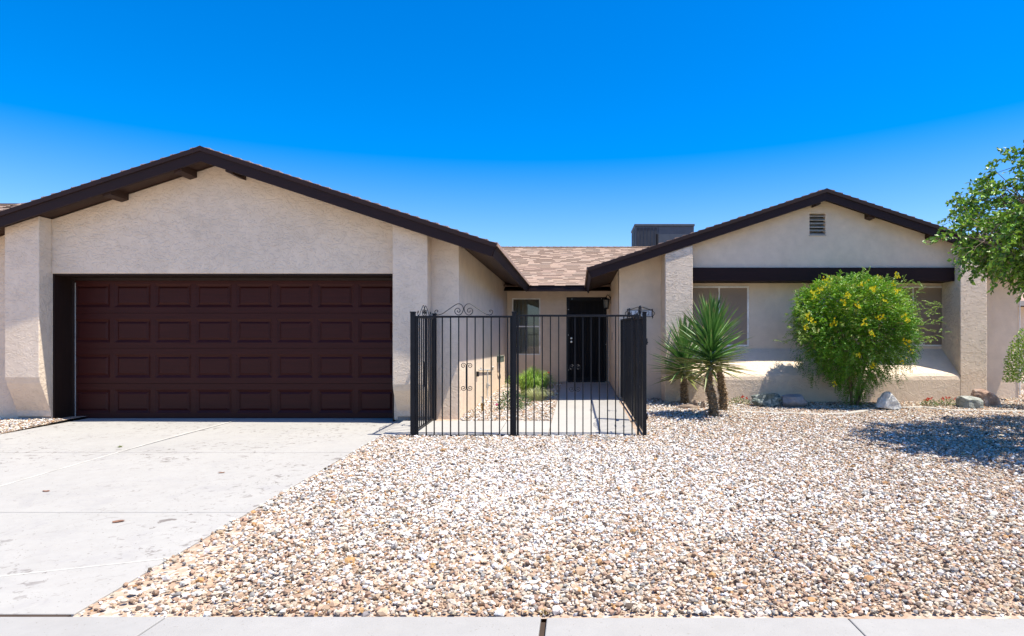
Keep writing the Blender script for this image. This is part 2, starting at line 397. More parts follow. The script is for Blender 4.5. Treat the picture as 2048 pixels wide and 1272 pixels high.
x2 = V[..., 0] * ct[:, None] - y1 * st_[:, None]; y2 = V[..., 0] * st_[:, None] + y1 * ct[:, None]
gzs = np.interp(Y_, [a for a, b_ in GY], [b_ for a, b_ in GY])
zc = gzs - .014 + rng.uniform(0, .026, n) + .008 * lf(X_, Y_, 3, 5)
VV = np.stack([x2 + X_[:, None], y2 + Y_[:, None], z1 + zc[:, None]], -1).reshape(-1, 3)
FF = (if_[None] + (np.arange(n) * 12)[:, None, None]).reshape(-1, 3)
pal = np.array([(.80, .77, .71), (.58, .54, .47), (.50, .40, .28), (.46, .31, .19), (.40, .25, .155), (.26, .24, .215), (.12, .085, .06), (.48, .26, .09), (.62, .52, .40)])
white = .10 * np.exp(-((X_ + .1) / 2.2) ** 2 - ((Y_ - 5.7) / 1.7) ** 2) * 4.5
pr = np.stack([.15 + white, .20 + white * .3, .20 + 0 * X_, .13 - white * .15, .08 - white * .1, .07 + 0 * X_, .05 + 0 * X_, .025 + 0 * X_, .12 + 0 * X_], 1)
tan_ = np.clip((X_ - 1.5) / 4, 0, 1) * .12 + np.clip((4.6 - Y_) / 1.5, 0, 1) * .14; pr[:, 0] -= tan_ * .8; pr[:, 1] -= tan_ * .5; pr[:, 3] += tan_ * .8; pr[:, 4] += tan_ * .5; pr[:, 2] += tan_ * .4
pr = np.clip(pr, .01, 1); cum = np.cumsum(pr / pr.sum(1, keepdims=True), 1)
idx = (rng.uniform(0, 1, n)[:, None] > cum).sum(1).clip(0, 8)
cc = (pal[idx] * .84 + pal[idx].mean(1, keepdims=True) * .11) * rng.uniform(.82, 1.12, (n, 1)) * rng.uniform(.97, 1.03, (n, 3))
cc = np.clip(cc, .02, .82)
CC = np.repeat(np.concatenate([cc, np.ones((n, 1))], 1), 12, 0).astype(np.float32)
me = bpy.data.meshes.new('gravel'); nv, nf = len(VV), len(FF)
me.vertices.add(nv); me.vertices.foreach_set('co', VV.astype(np.float32).ravel())
me.loops.add(nf * 3); me.loops.foreach_set('vertex_index', FF.astype(np.int32).ravel())
me.polygons.add(nf); me.polygons.foreach_set('loop_start', np.arange(0, nf * 3, 3, dtype=np.int32))
me.polygons.foreach_set('use_smooth', np.zeros(nf, dtype=bool)); me.update(calc_edges=False); me.validate()
a = me.color_attributes.new('Col', 'FLOAT_COLOR', 'POINT'); a.data.foreach_set('color', CC.ravel())
me.materials.append(M['stone']); o = bpy.data.objects.new('gravel', me); COL.objects.link(o)
tag(o, 'loose white, tan and brown crushed stone covering the front yard', 'gravel', kind='stuff')
print('stones', n)

# ================================================================== HOUSE
H = thing('house', (0, 9, 0), 'single storey beige stucco house with brown fascia, garage wing and window wing', 'house')
part = lambda b, name, m, **k: b.build(name, M[m] if isinstance(m, str) else m, H, **k)
FYL = 1250 / 144.5; FYR = 1250 / 112.5
# left wing roof line: apex (-5.22,3.81), eaves at +-4.10
AL, ZAL, EL, ZEL = -5.22, 3.80, -1.123, 2.457
SLL = (ZAL - ZEL) / (EL - AL)
AR, ZAR, ER, ZER = 4.43, 3.825, .182, 2.42
SLR = (ZAR - ZER) / (AR - ER)
def rl(x): return ZAL - SLL * abs(x - AL)
def rr(x): return ZAR - SLR * abs(x - AR)
def clip_top(x0, x1, f, a, off):        # top profile points from x1 down to x0, through apex if inside
    pts = [(x1, f(x1) - off)]
    if x0 < a < x1: pts.append((a, f(a) - off))
    pts.append((x0, f(x0) - off)); return pts
WL = 9.055; U = .125
# garage gable wall with door opening
gx0, gx1, gt = -7.61, -2.66, 2.10
top = clip_top(-8.72, -1.717, rl, AL, U)
pts = [(-8.72, -.02), (gx0, -.02), (gx0, gt), (gx1, gt), (gx1, -.02), (-1.717, -.02)] + top
part(MB().prism(pts, WL, 9.40), 'wall', 'stucco', bevel=.012)
# garage pilasters (undercut at the foot)
for x0, x1, zb in ((-8.10, -7.613, .58), (-2.615, -2.12, .48)):
    za, zb2 = rl(x0) - U - .0, rl(x1) - U
    prof = [(8.835, zb), (9.03, .10), (9.03, .03), (9.06, .03)]
    b = MB(); lo = [(9.054, .03), (9.035, .03), (9.03, .12), (8.985, .22), (8.86, zb - .06), (8.835, zb + .03)]
    ring = lambda x, zt: [(x, y, z) for y, z in lo] + [(x, 8.835, zt), (x, 9.054, zt)]
    n = len(lo) + 2; b.add(ring(x0, za) + ring(x1, zb2), [list(range(n)), list(range(2 * n - 1, n - 1, -1))] + [[i, n + i, n + (i + 1) % n, (i + 1) % n] for i in range(n)])
    part(b, 'pilaster', 'stucco', bevel=.012)
# courtyard walls
def wallgrid(x0, x1, z0, z1, y0, y1, holes):
    xs = sorted({x0, x1, *[h[0] for h in holes], *[h[1] for h in holes]}); zs = sorted({z0, z1, *[h[2] for h in holes], *[h[3] for h in holes]})
    b = MB(); solid = {}
    for i in range(len(xs) - 1):
        for j in range(len(zs) - 1):
            cx, cz = (xs[i] + xs[i + 1]) / 2, (zs[j] + zs[j + 1]) / 2
            solid[i, j] = not any(h[0] < cx < h[1] and h[2] < cz < h[3] for h in holes)
    for (i, j), sld in solid.items():
        if not sld: continue
        X0, X1, Z0, Z1 = xs[i], xs[i + 1], zs[j], zs[j + 1]
        b.add([(X0, y0, Z0), (X1, y0, Z0), (X1, y0, Z1), (X0, y0, Z1)], [(0, 1, 2, 3)]); b.add([(X0, y1, Z0), (X1, y1, Z0), (X1, y1, Z1), (X0, y1, Z1)], [(3, 2, 1, 0)])
        for di, dj, q in ((-1, 0, [(X0, y0, Z0), (X0, y0, Z1), (X0, y1, Z1), (X0, y1, Z0)]), (1, 0, [(X1, y0, Z0), (X1, y1, Z0), (X1, y1, Z1), (X1, y0, Z1)]),
                          (0, -1, [(X0, y0, Z0), (X0, y1, Z0), (X1, y1, Z0), (X1, y0, Z0)]), (0, 1, [(X0, y0, Z1), (X1, y0, Z1), (X1, y1, Z1), (X0, y1, Z1)])):
            if not solid.get((i + di, j + dj), False): b.add(q, [(0, 1, 2, 3)])
    return b
part(MB().prism([(-1.90, .02), (-1.717, .02), (-1.717, rl(-1.717) - U), (-1.90, rl(-1.90) - U)], 9.40, 15.24), 'wall', 'stucco_fine')
yb = 1250 / 82.0
DX0, DX1, DZ0, DZ1 = -.268, .715, .165, 2.226
WX0, WX1, WZ0, WZ1 = -1.60, -.905, .81, 2.20
part(wallgrid(-1.717, .78, .1, 2.6, yb, yb + .18, [(DX0, DX1, .1, DZ1), (WX0, WX1, WZ0, WZ1)]), 'wall', 'stucco_fine')
part(MB().prism([(.78, .05), (.97, .05), (.97, rr(.97) - U), (.78, rr(.78) - U)], 11.75, 15.24), 'wall', 'stucco_fine')
yr = 1250 / 106.8
SG = 110.0; yg = F / SG
VX0, VX1, VZ0, VZ1 = PX(1619, SG), PX(1651, SG), PZ(470, SG), PZ(427, SG)
w1h = (2.10, 3.215, 1.035, 2.165); w2h = (5.70, 6.905, 1.035, 2.165)
part(wallgrid(.78, 8.26, .06, 2.47, yr, yr + .2, [w1h, w2h]), 'wall', 'stucco_fine')
tp = clip_top(.78, 8.26, rr, AR, U)
# gable above, with an opening for the vent built as four pieces
b = MB(); zt = rr(VX0) - U
b.prism([(2.055, 2.465), (VX0, 2.465), (VX0, rr(VX0) - U), (2.055, rr(2.055) - U)], yg, yr + .2)
b.prism([(VX1, 2.465), (6.819, 2.465), (6.819, rr(6.819) - U), (AR, rr(AR) - U), (VX1, rr(VX1) - U)] if VX1 < AR else [(VX1, 2.465), (6.819, 2.465), (6.819, rr(6.819) - U), (VX1, rr(VX1) - U)], yg, yr + .2)
b.prism([(VX0, 2.465), (VX1, 2.465), (VX1, VZ0), (VX0, VZ0)], yg, yr + .2)
b.prism([(VX0, VZ1), (VX1, VZ1), (VX1, rr(VX1) - U)] + ([(AR, rr(AR) - U)] if VX0 < AR < VX1 else []) + [(VX0, rr(VX0) - U)], yg, yr + .2)
part(b, 'gable_wall', 'stucco_fine')
part(MB().prism([(.78, 2.471), (2.054, 2.471), (2.054, rr(2.054) - U), (.78, rr(.78) - U)], yr, yr + .2), 'wall', 'stucco_fine')
part(MB().prism([(6.82, 2.471), (8.26, 2.471), (8.26, rr(8.26) - U), (6.82, rr(6.82) - U)], yr, yr + .2), 'wall', 'stucco_fine')
ven = MB().box(VX0, VX1, yg + .11, yg + .13, VZ0, VZ1).build('gable_vent', M['acdark'], H)
b = MB(); n = 6
for i in range(n):
    z0 = VZ0 + (VZ1 - VZ0) * i / n; h = (VZ1 - VZ0) / n
    b.add([(VX0, yg + .01, z0 + .003), (VX1, yg + .01, z0 + .003), (VX1, yg + .085, z0 + h * .8), (VX0, yg + .085, z0 + h * .8), (VX0, yg + .01, z0 + .014), (VX1, yg + .01, z0 + .014), (VX1, yg + .085, z0 + h * .8 + .011), (VX0, yg + .085, z0 + h * .8 + .011)],
          [(0, 1, 2, 3), (4, 5, 6, 7), (0, 1, 5, 4), (1, 2, 6, 5), (2, 3, 7, 6), (3, 0, 4, 7)])
b.box(VX0 - .012, VX1 + .012, yg - .012, yg + .0, VZ0 - .02, VZ0 + .002)
b.build('louvre', M['vent'], ven)
# right pilasters
yp = FYR + .026
for x0, x1 in ((1.5625, 2.054), (6.82, 7.30)):
    part(MB().prism([(x0, .03), (x1, .03), (x1, rr(x1) - .195), (x0, rr(x0) - .195)], yp, yr + .01), 'pilaster', 'stucco_rough', bevel=.012)
    part(MB().prism([(x0, rr(x0) - .195), (x1, rr(x1) - .195), (x1, rr(x1) - U), (x0, rr(x0) - U)], FYR + .05, yr + .01), 'pilaster', 'stucco')
# planter ledge between the pilasters
prof = [(yr + .02, .03), (yp + .004, .03), (yp + .002, .44), (yp + .012, .50), (yp + .04, .545), (yp + .09, .59), (yp + .16, .64), (yr - .0, .995), (yr + .02, .995)]
b = MB(); xs = np.linspace(2.054, 6.82, 40); n = len(prof)
for i, x in enumerate(xs):
    wv = .010 * math.sin(x * 2.1) + .006 * math.sin(x * 5.3)
    b.add([(x, y + (wv * .3 if 1 < k < 6 else 0), z + (wv if 2 < k < 7 else 0)) for k, (y, z) in enumerate(prof)], [])
b.f += [[i * n + k, i * n + (k + 1) % n, (i + 1) * n + (k + 1) % n, (i + 1) * n + k] for i in range(39) for k in range(n)]
b.f += [list(range(n)), [39 * n + k for k in range(n)][::-1]]
part(b, 'ledge', 'stucco', smooth=False)
# footing strips
b = MB()
b.box(-8.7, gx0 - .02, 9.07, 9.3, -.2, .0); b.box(-2.64, -1.73, 9.065, 9.3, -.2, .03)
b.box(-2.6, -2.13, 9.045, 9.06, -.2, .035); b.box(-8.09, -7.63, 9.045, 9.06, -.2, .035)
b.box(.79, 8.25, yr + .012, yr + .15, -.1, .068); b.box(1.57, 7.29, yp + .012, yr, -.1, .035); b.box(-1.72, -1.728, 9.06, 15.2, -.1, .05)
b.box(.792, .9, 11.76, 15.2, -.1, .06)
FT = b
for i in range(0, len(FT.v), 8): part(MB().add(FT.v[i:i + 8], [(0, 3, 2, 1), (4, 5, 6, 7), (0, 1, 5, 4), (1, 2, 6, 5), (2, 3, 7, 6), (3, 0, 4, 7)]), 'footing', 'footing')
# corner bead / drip pipe at the far right corner
part(MB().tube([(8.275, yr - .01, .12), (8.275, yr - .01, 2.4)], .012), 'corner_bead', 'white')
# ---- beam over the front windows
part(MB().box(2.054, 6.815, PY(110.7), yr - .001, 2.218, 2.462), 'beam', 'beam', bevel=.006)
# ---- roofs: stepped shingle slabs
def wing_slab(a, za, e, ze, f, y0, y1, hw, th=.02):
    left = []; right = []; n = 30; w = hw / n
    for k in range(n):              # saw-tooth courses from ridge down
        x0 = k * w; x1 = (k + 1) * w; sl = (za - ze) / abs(e - a)
        jag = random.uniform(0, .004)
        left += [(x0, za - sl * x0 + .010), (x1, za - sl * x1 + .029 + 2 * jag)]
    right = [(a + x, z) for x, z in left]; lft = [(a - x, z) for x, z in left][::-1]
    slp = (za - ze) / abs(e - a)
    bot = [(a + hw, za - slp * hw - th), (a, za - th), (a - hw, za - slp * hw - th)]
    return MB().prism(lft + right + bot, y0, y1)
def ridge_cap(a, za, y0, y1):
    b = MB(); y = y0; k = 0
    while y < y1:
        z = za + .012; b.add([(a - .13, y, z - .043), (a, y, z + .012), (a + .13, y, z - .043), (a - .13, y + .16, z - .053), (a, y + .16, z + .002), (a + .13, y + .16, z - .053)], [(0, 1, 4, 3), (1, 2, 5, 4), (0, 3, 5, 2)])
        y += .13
    return b
part(wing_slab(AL, ZAL, EL, ZEL, rl, FYL - .012, 18.4, abs(EL - AL) + .02), 'roof', 'slab')
part(wing_slab(AR, ZAR, ER, ZER, rr, FYR - .012, 18.4, abs(ER - AR) + .02), 'roof', 'slab')
part(ridge_cap(AL, ZAL, FYL - .015, 18.4), 'ridge_cap', 'slab'); part(ridge_cap(AR, ZAR, FYR - .014, 18.4), 'ridge_cap', 'slab')
# main roof: separate raised tabs in courses
SM = .336; ME0, MZ0 = 1250 / 86.0, 2.435; MR = 19.5; MZR = MZ0 + SM * (MR - ME0)
tabcols = [(.34, .245, .18), (.325, .235, .175), (.36, .26, .195), (.29, .205, .155), (.345, .255, .19), (.31, .235, .18)]
def shingled(x0, x1, ye, ze, yr_, sl, vis0, vis1):
    b = MB(); n = int((yr_ - ye) / .139); L_ = (yr_ - ye) / n
    zt = lambda y: ze + sl * (y - ye)
    b.add([(x0, ye, ze - .02), (x1, ye, ze - .02), (x1, yr_, zt(yr_) - .02), (x0, yr_, zt(yr_) - .02), (x0, ye, ze), (x1, ye, ze), (x1, yr_, zt(yr_)), (x0, yr_, zt(yr_))],
          [(0, 3, 2, 1), (4, 5, 6, 7), (0, 1, 5, 4), (1, 2, 6, 5), (2, 3, 7, 6), (3, 0, 4, 7)], (.30, .20, .15))
    for k in range(n):
        y = ye + k * L_ - (.01 if k == 0 else 0); x = vis0 - random.uniform(0, .3); thick = random.random() < .5
        while x < vis1:
            w = random.uniform(.18, .60) if thick else random.uniform(.12, .40)
            h = (.017 if thick else .009) + random.uniform(0, .002); c = random.choice(tabcols); q = random.uniform(.93, 1.06); c = tuple(i * q for i in c)
            yy = y + (0 if thick else .004)
            dk = (.045, .028, .022)
            ya = yy; yb_ = y + L_ + .004
            b.add([(x, ya, zt(ya) + h), (x + w, ya, zt(ya) + h), (x + w, yb_, zt(yb_) + .004), (x, yb_, zt(yb_) + .004)], [(0, 1, 2, 3)], c)
            b.add([(x, ya, zt(ya) + .0), (x + w, ya, zt(ya) + .0), (x + w, ya, zt(ya) + h), (x, ya, zt(ya) + h)], [(0, 1, 2, 3)], dk if thick and random.random() < .8 else tuple(i * .75 for i in c))
            b.add([(x, ya, zt(ya) + .0), (x, ya, zt(ya) + h), (x, yb_, zt(yb_) + .004)], [(0, 1, 2)], dk); b.add([(x + w, ya, zt(ya) + .0), (x + w, ya, zt(ya) + h), (x + w, yb_, zt(yb_) + .004)], [(0, 1, 2)], dk)
            x += w; thick = not thick
    return b
part(shingled(-8.9, 8.4, ME0, MZ0, MR, SM, -3.6, 4.2), 'roof', 'shingle', fix=False)
b = MB().add([(-8.9, MR, MZR - .02), (8.4, MR, MZR - .02), (8.4, MR + 5, MZR - .02 - SM * 5), (-8.9, MR + 5, MZR - .02 - SM * 5), (-8.9, MR, MZR), (8.4, MR, MZR), (8.4, MR + 5, MZR - SM * 5), (-8.9, MR + 5, MZR - SM * 5)],
             [(0, 3, 2, 1), (4, 5, 6, 7), (0, 1, 5, 4), (1, 2, 6, 5), (2, 3, 7, 6), (3, 0, 4, 7)])
part(b, 'roof', 'slab')
b = MB(); x = -3.5
while x < 4.2:
    zc_ = MZR + .012; b.add([(x, MR - .14, zc_ - .03), (x, MR, zc_ + .012), (x, MR + .14, zc_ - .03), (x + .24, MR - .14, zc_ - .04), (x + .24, MR, zc_ + .003), (x + .24, MR + .14, zc_ - .04)], [(0, 1, 4, 3), (1, 2, 5, 4), (0, 3, 4, 1)], random.choice(tabcols)); x += .21
part(b, 'ridge_cap', 'shingle', fix=False)
# back side and rear body of the house (closes it from behind)
part(MB().box(-8.7, 8.2, 15.45, 24.2, -.1, 2.35), 'wall', 'stucco_fine')
part(MB().prism([(-8.72, -.02), (-8.52, -.02), (-8.52, rl(-8.52) - U), (-8.72, rl(-8.72) - U)], 9.41, 15.4), 'wall', 'stucco_fine')
part(MB().prism([(8.08, .05), (8.26, .05), (8.26, rr(8.26) - U), (8.08, rr(8.08) - U)], yr + .21, 15.4), 'wall', 'stucco_fine')
# ---- fascia along the gables (lower board + slimmer drip board) and eaves
def gable_fascia(a, za, e, ze, y0, name='fascia'):
    hw = abs(e - a); sl = (za - ze) / hw; b = MB()
    cut = .075
    def board(ya, yb2, t0, t1, ex=0):
        for sgn in (1, -1):
            P1 = [(a, za - t0), (a + sgn * (hw - t0 * .42 + ex), za - sl * (hw - t0 * .42 + ex) - t0), (a + sgn * (hw - t1 * .42 + ex), za - sl * (hw - t1 * .42 + ex) - t1), (a, za - t1)]
            b.prism(P1, ya, yb2)
    board(y0 + .004, y0 + .042, .045, .188)
    board(y0 - .014, y0 + .042, -.016, .047, .006)
    return part(b, name, 'fascia')
gable_fascia(AL, ZAL, EL, ZEL, FYL); gable_fascia(AR, ZAR, ER, ZER, FYR)
def eave_fascia(x, z, sgn, ya, yb2, sl):
    # board perpendicular to the roof, parallel to Y
    d = (-sgn * .36, -.93); w = .165; nx = (-sgn * .93 * .03, .36 * .03)
    b = MB()
    p0 = (x, z); p1 = (x + d[0] * w, z + d[1] * w)
    b.prism([p0, p1, (p1[0] + nx[0], p1[1] + nx[1]), (p0[0] + nx[0], p0[1] + nx[1])], ya, yb2)
    q0 = (x + sgn * .010, z + .004); q1 = (q0[0] + d[0] * .045, q0[1] + d[1] * .045)
    b.prism([q0, q1, (q1[0] + nx[0] * .4, q1[1] + nx[1] * .4), (q0[0] + nx[0] * .4, q0[1] + nx[1] * .4)], ya - .002, yb2)
    return part(b, 'fascia', 'eavefascia')
yl_end = 14.6
eave_fascia(EL, ZEL - .004, 1, FYL + .043, yl_end, SLL); eave_fascia(ER, ZER - .004, -1, FYR + .043, yl_end, SLR)
eave_fascia(2 * AL - EL, ZEL - .004, -1, FYL + .043, yl_end, SLL); eave_fascia(2 * AR - ER, ZER - .004, 1, FYR + .043, yl_end, SLR)
# rear eave fascia across the courtyard
b = MB(); y0 = ME0
b.prism([(y0, MZ0 - .002), (y0 + .03, MZ0 - .002), (y0 + .03, MZ0 - .128), (y0, MZ0 - .128)], -1.17, .235, 'X')
part(b, 'fascia', 'eavefascia')
# soffits
def soffit(x0, x1, f, y0, y1, off=.122, m='soffit'):
    b = MB()
    nseg = int((y1 - y0) / .14) if abs(x1 - x0) < 1 else 1
    for i in range(nseg):
        ya = y0 + (y1 - y0) * i / nseg; yb2 = y0 + (y1 - y0) * (i + 1) / nseg - (.006 if nseg > 1 else 0)
        b.prism([(x0, f(x0) - off), (x1, f(x1) - off), (x1, f(x1) - off + .02), (x0, f(x0) - off + .02)], ya, yb2)
    return part(b, 'soffit', m)
soffit(-1.716, EL - .075, rl, FYL + .043, 14.56); soffit(ER + .075, .779, rr, FYR + .043, 14.56)
soffit(AL, -1.718, rl, FYL + .043, WL - .001, .118); soffit(-9.2, AL, rl, FYL + .043, WL - .001, .118)
soffit(AR, 8.5, rr, FYR + .043, yr - .001, .116); soffit(ER + .6, AR, rr, FYR + .043, yr - .001, .118)
part(MB().prism([(ME0 + .03, MZ0 - .12), (yb, MZ0 - .06 + .16), (yb, MZ0 + .14), (ME0 + .03, MZ0 - .10)], -1.72, .78, 'X'), 'soffit', 'soffit')
# ridge shadow boards just under the roof: lookout blocks
for x in (-8.62, -6.55, -5.56, -4.85):
    w = .05; f = rl; b = MB().prism([(x - w, f(x - w) - .11), (x + w, f(x + w) - .11), (x + w, f(x + w) - .215), (x - w, f(x - w) - .215)], FYL + .044, WL - .002); part(b, 'lookout', 'soffit')
for x in (4.30, 5.26, 6.36):
    w = .045; f = rr; b = MB().prism([(x - w, f(x - w) - .11), (x + w, f(x + w) - .11), (x + w, f(x + w) - .215), (x - w, f(x - w) - .215)], FYR + .044, yg - .002); part(b, 'lookout', 'soffit')
# ---- garage door
yd = 9.40; dx0, dx1, dzb, dzt = -7.60, -2.68, -.045, 2.075
pitch, pw, ph, sec = .611, .545, .353, .530
gd = MB(); z0 = dzb + .0
def q4(b, A, B_): b.add(A + B_, [[i, (i + 1) % 4, 4 + (i + 1) % 4, 4 + i] for i in range(4)])
def rect(x0, x1, z0, z1, y): return [(x0, y, z0), (x1, y, z0), (x1, y, z1), (x0, y, z1)]
xs = [dx0] + sum([[dx0 + .022 + i * pitch, dx0 + .022 + i * pitch + pw] for i in range(8)], []) + [dx1]
for r in range(4):
    za = dzb + r * sec + .0025; zb = dzb + (r + 1) * sec - .0025
    pz0 = za + .085; pz1 = pz0 + ph
    zs = [za, pz0, pz1, zb]
    for i in range(len(xs) - 1):
        for j in range(3):
            if j == 1 and i % 2 == 1: continue
            gd.add(rect(xs[i], xs[i + 1], zs[j], zs[j + 1], yd), [(0, 1, 2, 3)])
    for i in range(8):
        a0, a1 = xs[1 + 2 * i], xs[2 + 2 * i]
        r0 = rect(a0, a1, pz0, pz1, yd); r1 = rect(a0 + .040, a1 - .040, pz0 + .040, pz1 - .040, yd + .020); r2 = rect(a0 + .068, a1 - .068, pz0 + .068, pz1 - .068, yd + .004)
        q4(gd, r0, r1); q4(gd, r1, r2); gd.add(r2, [(0, 1, 2, 3)])
    gd.add([(dx0, yd, zb), (dx1, yd, zb), (dx1, yd + .02, zb), (dx0, yd + .02, zb)], [(0, 1, 2, 3)])
    gd.add([(dx0, yd, za), (dx1, yd, za), (dx1, yd + .02, za), (dx0, yd + .02, za)], [(0, 1, 2, 3)])
gd.box(dx0, dx1, yd + .038, yd + .06, dzb, dzt)
part(gd, 'garage_door', 'garage', fix=False)
part(MB().box(dx0, dx1, yd - .004, yd + .03, -.06, -.03), 'door_seal', 'dark')
b = MB(); b.box(gx0 - .0, gx0 + .022, WL + .006, yd - .001, -.05, gt - .0); b.box(gx1 - .022, gx1, WL + .006, yd - .001, -.05, gt)
b.box(gx0 + .022, gx1 - .022, WL + .006, yd - .001, gt - .022, gt - .001)
b.box(gx0 + .022, gx0 + .062, yd - .03, yd - .002, -.05, gt - .023)
b.box(gx0 + .022, gx1 - .022, yd - .05, yd - .002, gt - .068, gt - .024)
part(b, 'door_frame', 'jamb', bevel=.003)
part(MB().box(gx0 + .066, gx0 + .070, yd - .020, yd - .006, -.03, 2.0), 'door_track', 'galv')
# ---- courtyard window
def window(x0, x1, z0, z1, y, fw, rails, pane_m, depth=.05, mull=None, blinds=False, name='window'):
    b = MB(); b.box(x0, x0 + fw, y, y + depth, z0, z1); b.box(x1 - fw, x1, y, y + depth, z0, z1)
    b.box(x0 + fw, x1 - fw, y, y + depth, z0, z0 + fw); b.box(x0 + fw, x1 - fw, y, y + depth, z1 - fw, z1)
    for z in rails: b.box(x0 + fw, x1 - fw, y + .004, y + depth - .004, z - .016, z + .016)
    for x in (mull or []): b.box(x - .011, x + .011, y + .003, y + depth - .004, z0 + fw, z1 - fw)
    f = part(b, name, 'white')
    MB().box(x0 + fw, x1 - fw, y + .02, y + .024, z0 + fw, z1 - fw).build('pane', M[pane_m], f)
    return f
wn = window(WX0 + .002, WX1 - .002, WZ0 + .002, WZ1 - .002, yb + .01, .03, [PZ(653, 82)], 'glass')
part(MB().box(WX0 - .02, WX1 + .02, yb + .75, yb + .76, WZ0 - .1, WZ1 + .1), 'room_back', 'dark')
b = MB(); b.box(WX0 - .1, WX1 + .1, yb + .19, yb + .75, WZ0 - .12, WZ0 - .11); b.box(WX0 - .11, WX0 - .1, yb + .19, yb + .75, WZ0 - .1, WZ1 + .1); b.box(WX1 + .1, WX1 + .11, yb + .19, yb + .75, WZ0 - .1, WZ1 + .1)
part(b, 'room_back', 'dark')
bl = MB(); x = WX0 + .05
for k in range(4):
    bl.add([(x, yb + .10, WZ0 + .04), (x + .045, yb + .135, WZ0 + .04), (x + .045, yb + .135, WZ1 - .04), (x, yb + .10, WZ1 - .04)], [(0, 1, 2, 3)]); x += .095
bl.build('blind', M['blind'], wn, fix=False)
# ---- front windows with solar screens
for (h, mx_) in ((w1h, 2.657), (w2h, 6.295)):
    f = window(h[0] + .002, h[1] - .002, h[2] + .002, h[3] - .002, yr + .012, .03, [], 'screen', .06, [mx_])
    MB().box(h[0] + .01, h[1] - .01, yr - .012, yr + .011, h[3] - .03, h[3] - .006).build('screen_track', M['white'], f)
    part(MB().box(h[0] - .05, h[1] + .05, yr + .1, yr + .13, h[2] - .05, h[3] + .05), 'room_back', 'dark')
# ---- front door (security screen) : children
dy = yb + .02
b = MB(); b.box(DX0 + .002, DX0 + .075, dy, dy + .05, DZ0, DZ1 - .002); b.box(DX1 - .075, DX1 - .002, dy, dy + .05, DZ0, DZ1 - .002); b.box(DX0 + .075, DX1 - .075, dy, dy + .05, DZ1 - .09, DZ1 - .002); b.box(DX0 + .075, DX1 - .075, dy, dy + .05, DZ0, DZ0 + .09)
x = DX0 + .15
while x < DX1 - .1: b.box(x - .006, x + .006, dy + .012, dy + .024, DZ0 + .09, DZ1 - .09); x += .105
fd = part(b, 'security_door', 'iron', bevel=.002)
MB().box(DX0 + .075, DX1 - .075, dy + .027, dy + .032, DZ0 + .09, DZ1 - .09).build('screen', M['dark'], fd)
part(MB().box(DX0, DX1, dy + .12, dy + .14, DZ0 - .06, DZ1), 'room_back', 'dark')
for z in (PZ(676.5, 82), PZ(683.5, 82)):
    hb = MB(); k = 14
    hb.tube([(PX(1142.8, 82), dy - .045, z), (PX(1142.8, 82), dy - .04, z), (PX(1142.8, 82), dy, z)], [.018, .027, .022], 12); hb.build('door_knob', M['silver'], fd, smooth=False)
for (px, py) in ((1144, 598), (1203, 597.5), (1136.5, 619), (1136.8, 670), (1137, 740), (1212, 688.5)):
    MB().tube([(PX(px, 82), dy - .004, PZ(py, 82)), (PX(px, 82), dy + .001, PZ(py, 82))], .0075, 8).build('screw', M['silver'], fd)
part(MB().box(DX0 - .0, DX1 + .0, yb - .03, yb + .05, .145, .178), 'threshold', 'curb')
mt = MB().box(-.24, .66, 14.95, 15.2, .1655, .178).build('door_mat', M['dark']); tag(mt, 'thin black mat lying before the security door', 'mat')
# switch box on the right courtyard wall
o = MB().box(.765, .7795, 13.9, 14.0, PZ(680, 89), PZ(665, 89)).build('doorbell', M['vent']); tag(o, 'small beige doorbell plate on the courtyard wall right of the door', 'doorbell')

# ================================================================== WALL FIXTURES
# lantern
lx, ly, lz = .70, 14.55, 2.12
t = thing('wall_lantern', (.78, ly, lz), 'dark metal lantern with frosted panes hung beside the security door', 'lantern')
b = MB(); b.lathe([(.04, .03), (.085, 0), (.09, -.012), (.07, -.018)], (lx - .03, ly, lz), 6)
b.tube([(lx - .03, ly, lz + .03), (lx - .03, ly, lz + .075)], .012, 6)
for j in range(6):
    a = 2 * math.pi * j / 6; b.tube([(lx - .03 + .075 * math.cos(a), ly + .075 * math.sin(a), lz - .015), (lx - .03 + .058 * math.cos(a), ly + .058 * math.sin(a), lz - .20)], .005, 4)
b.lathe([(.062, 0), (.066, -.012), (.03, -.03)], (lx - .03, ly, lz - .198), 6); b.build('cage', M['iron'], t)
MB().lathe([(.068, -.018), (.053, -.197)], (lx - .03, ly, lz), 6).build('glass', M['frost'], t)
b = MB(); b.tube(catmull([(lx - .03, ly, lz + .07), (lx - .0, ly, lz + .10), (lx + .05, ly, lz + .06), (.778, ly, lz - .02)]), .007, 6); b.box(.768, .7785, ly - .03, ly + .03, lz - .10, lz + .06); b.build('bracket', M['iron'], t)
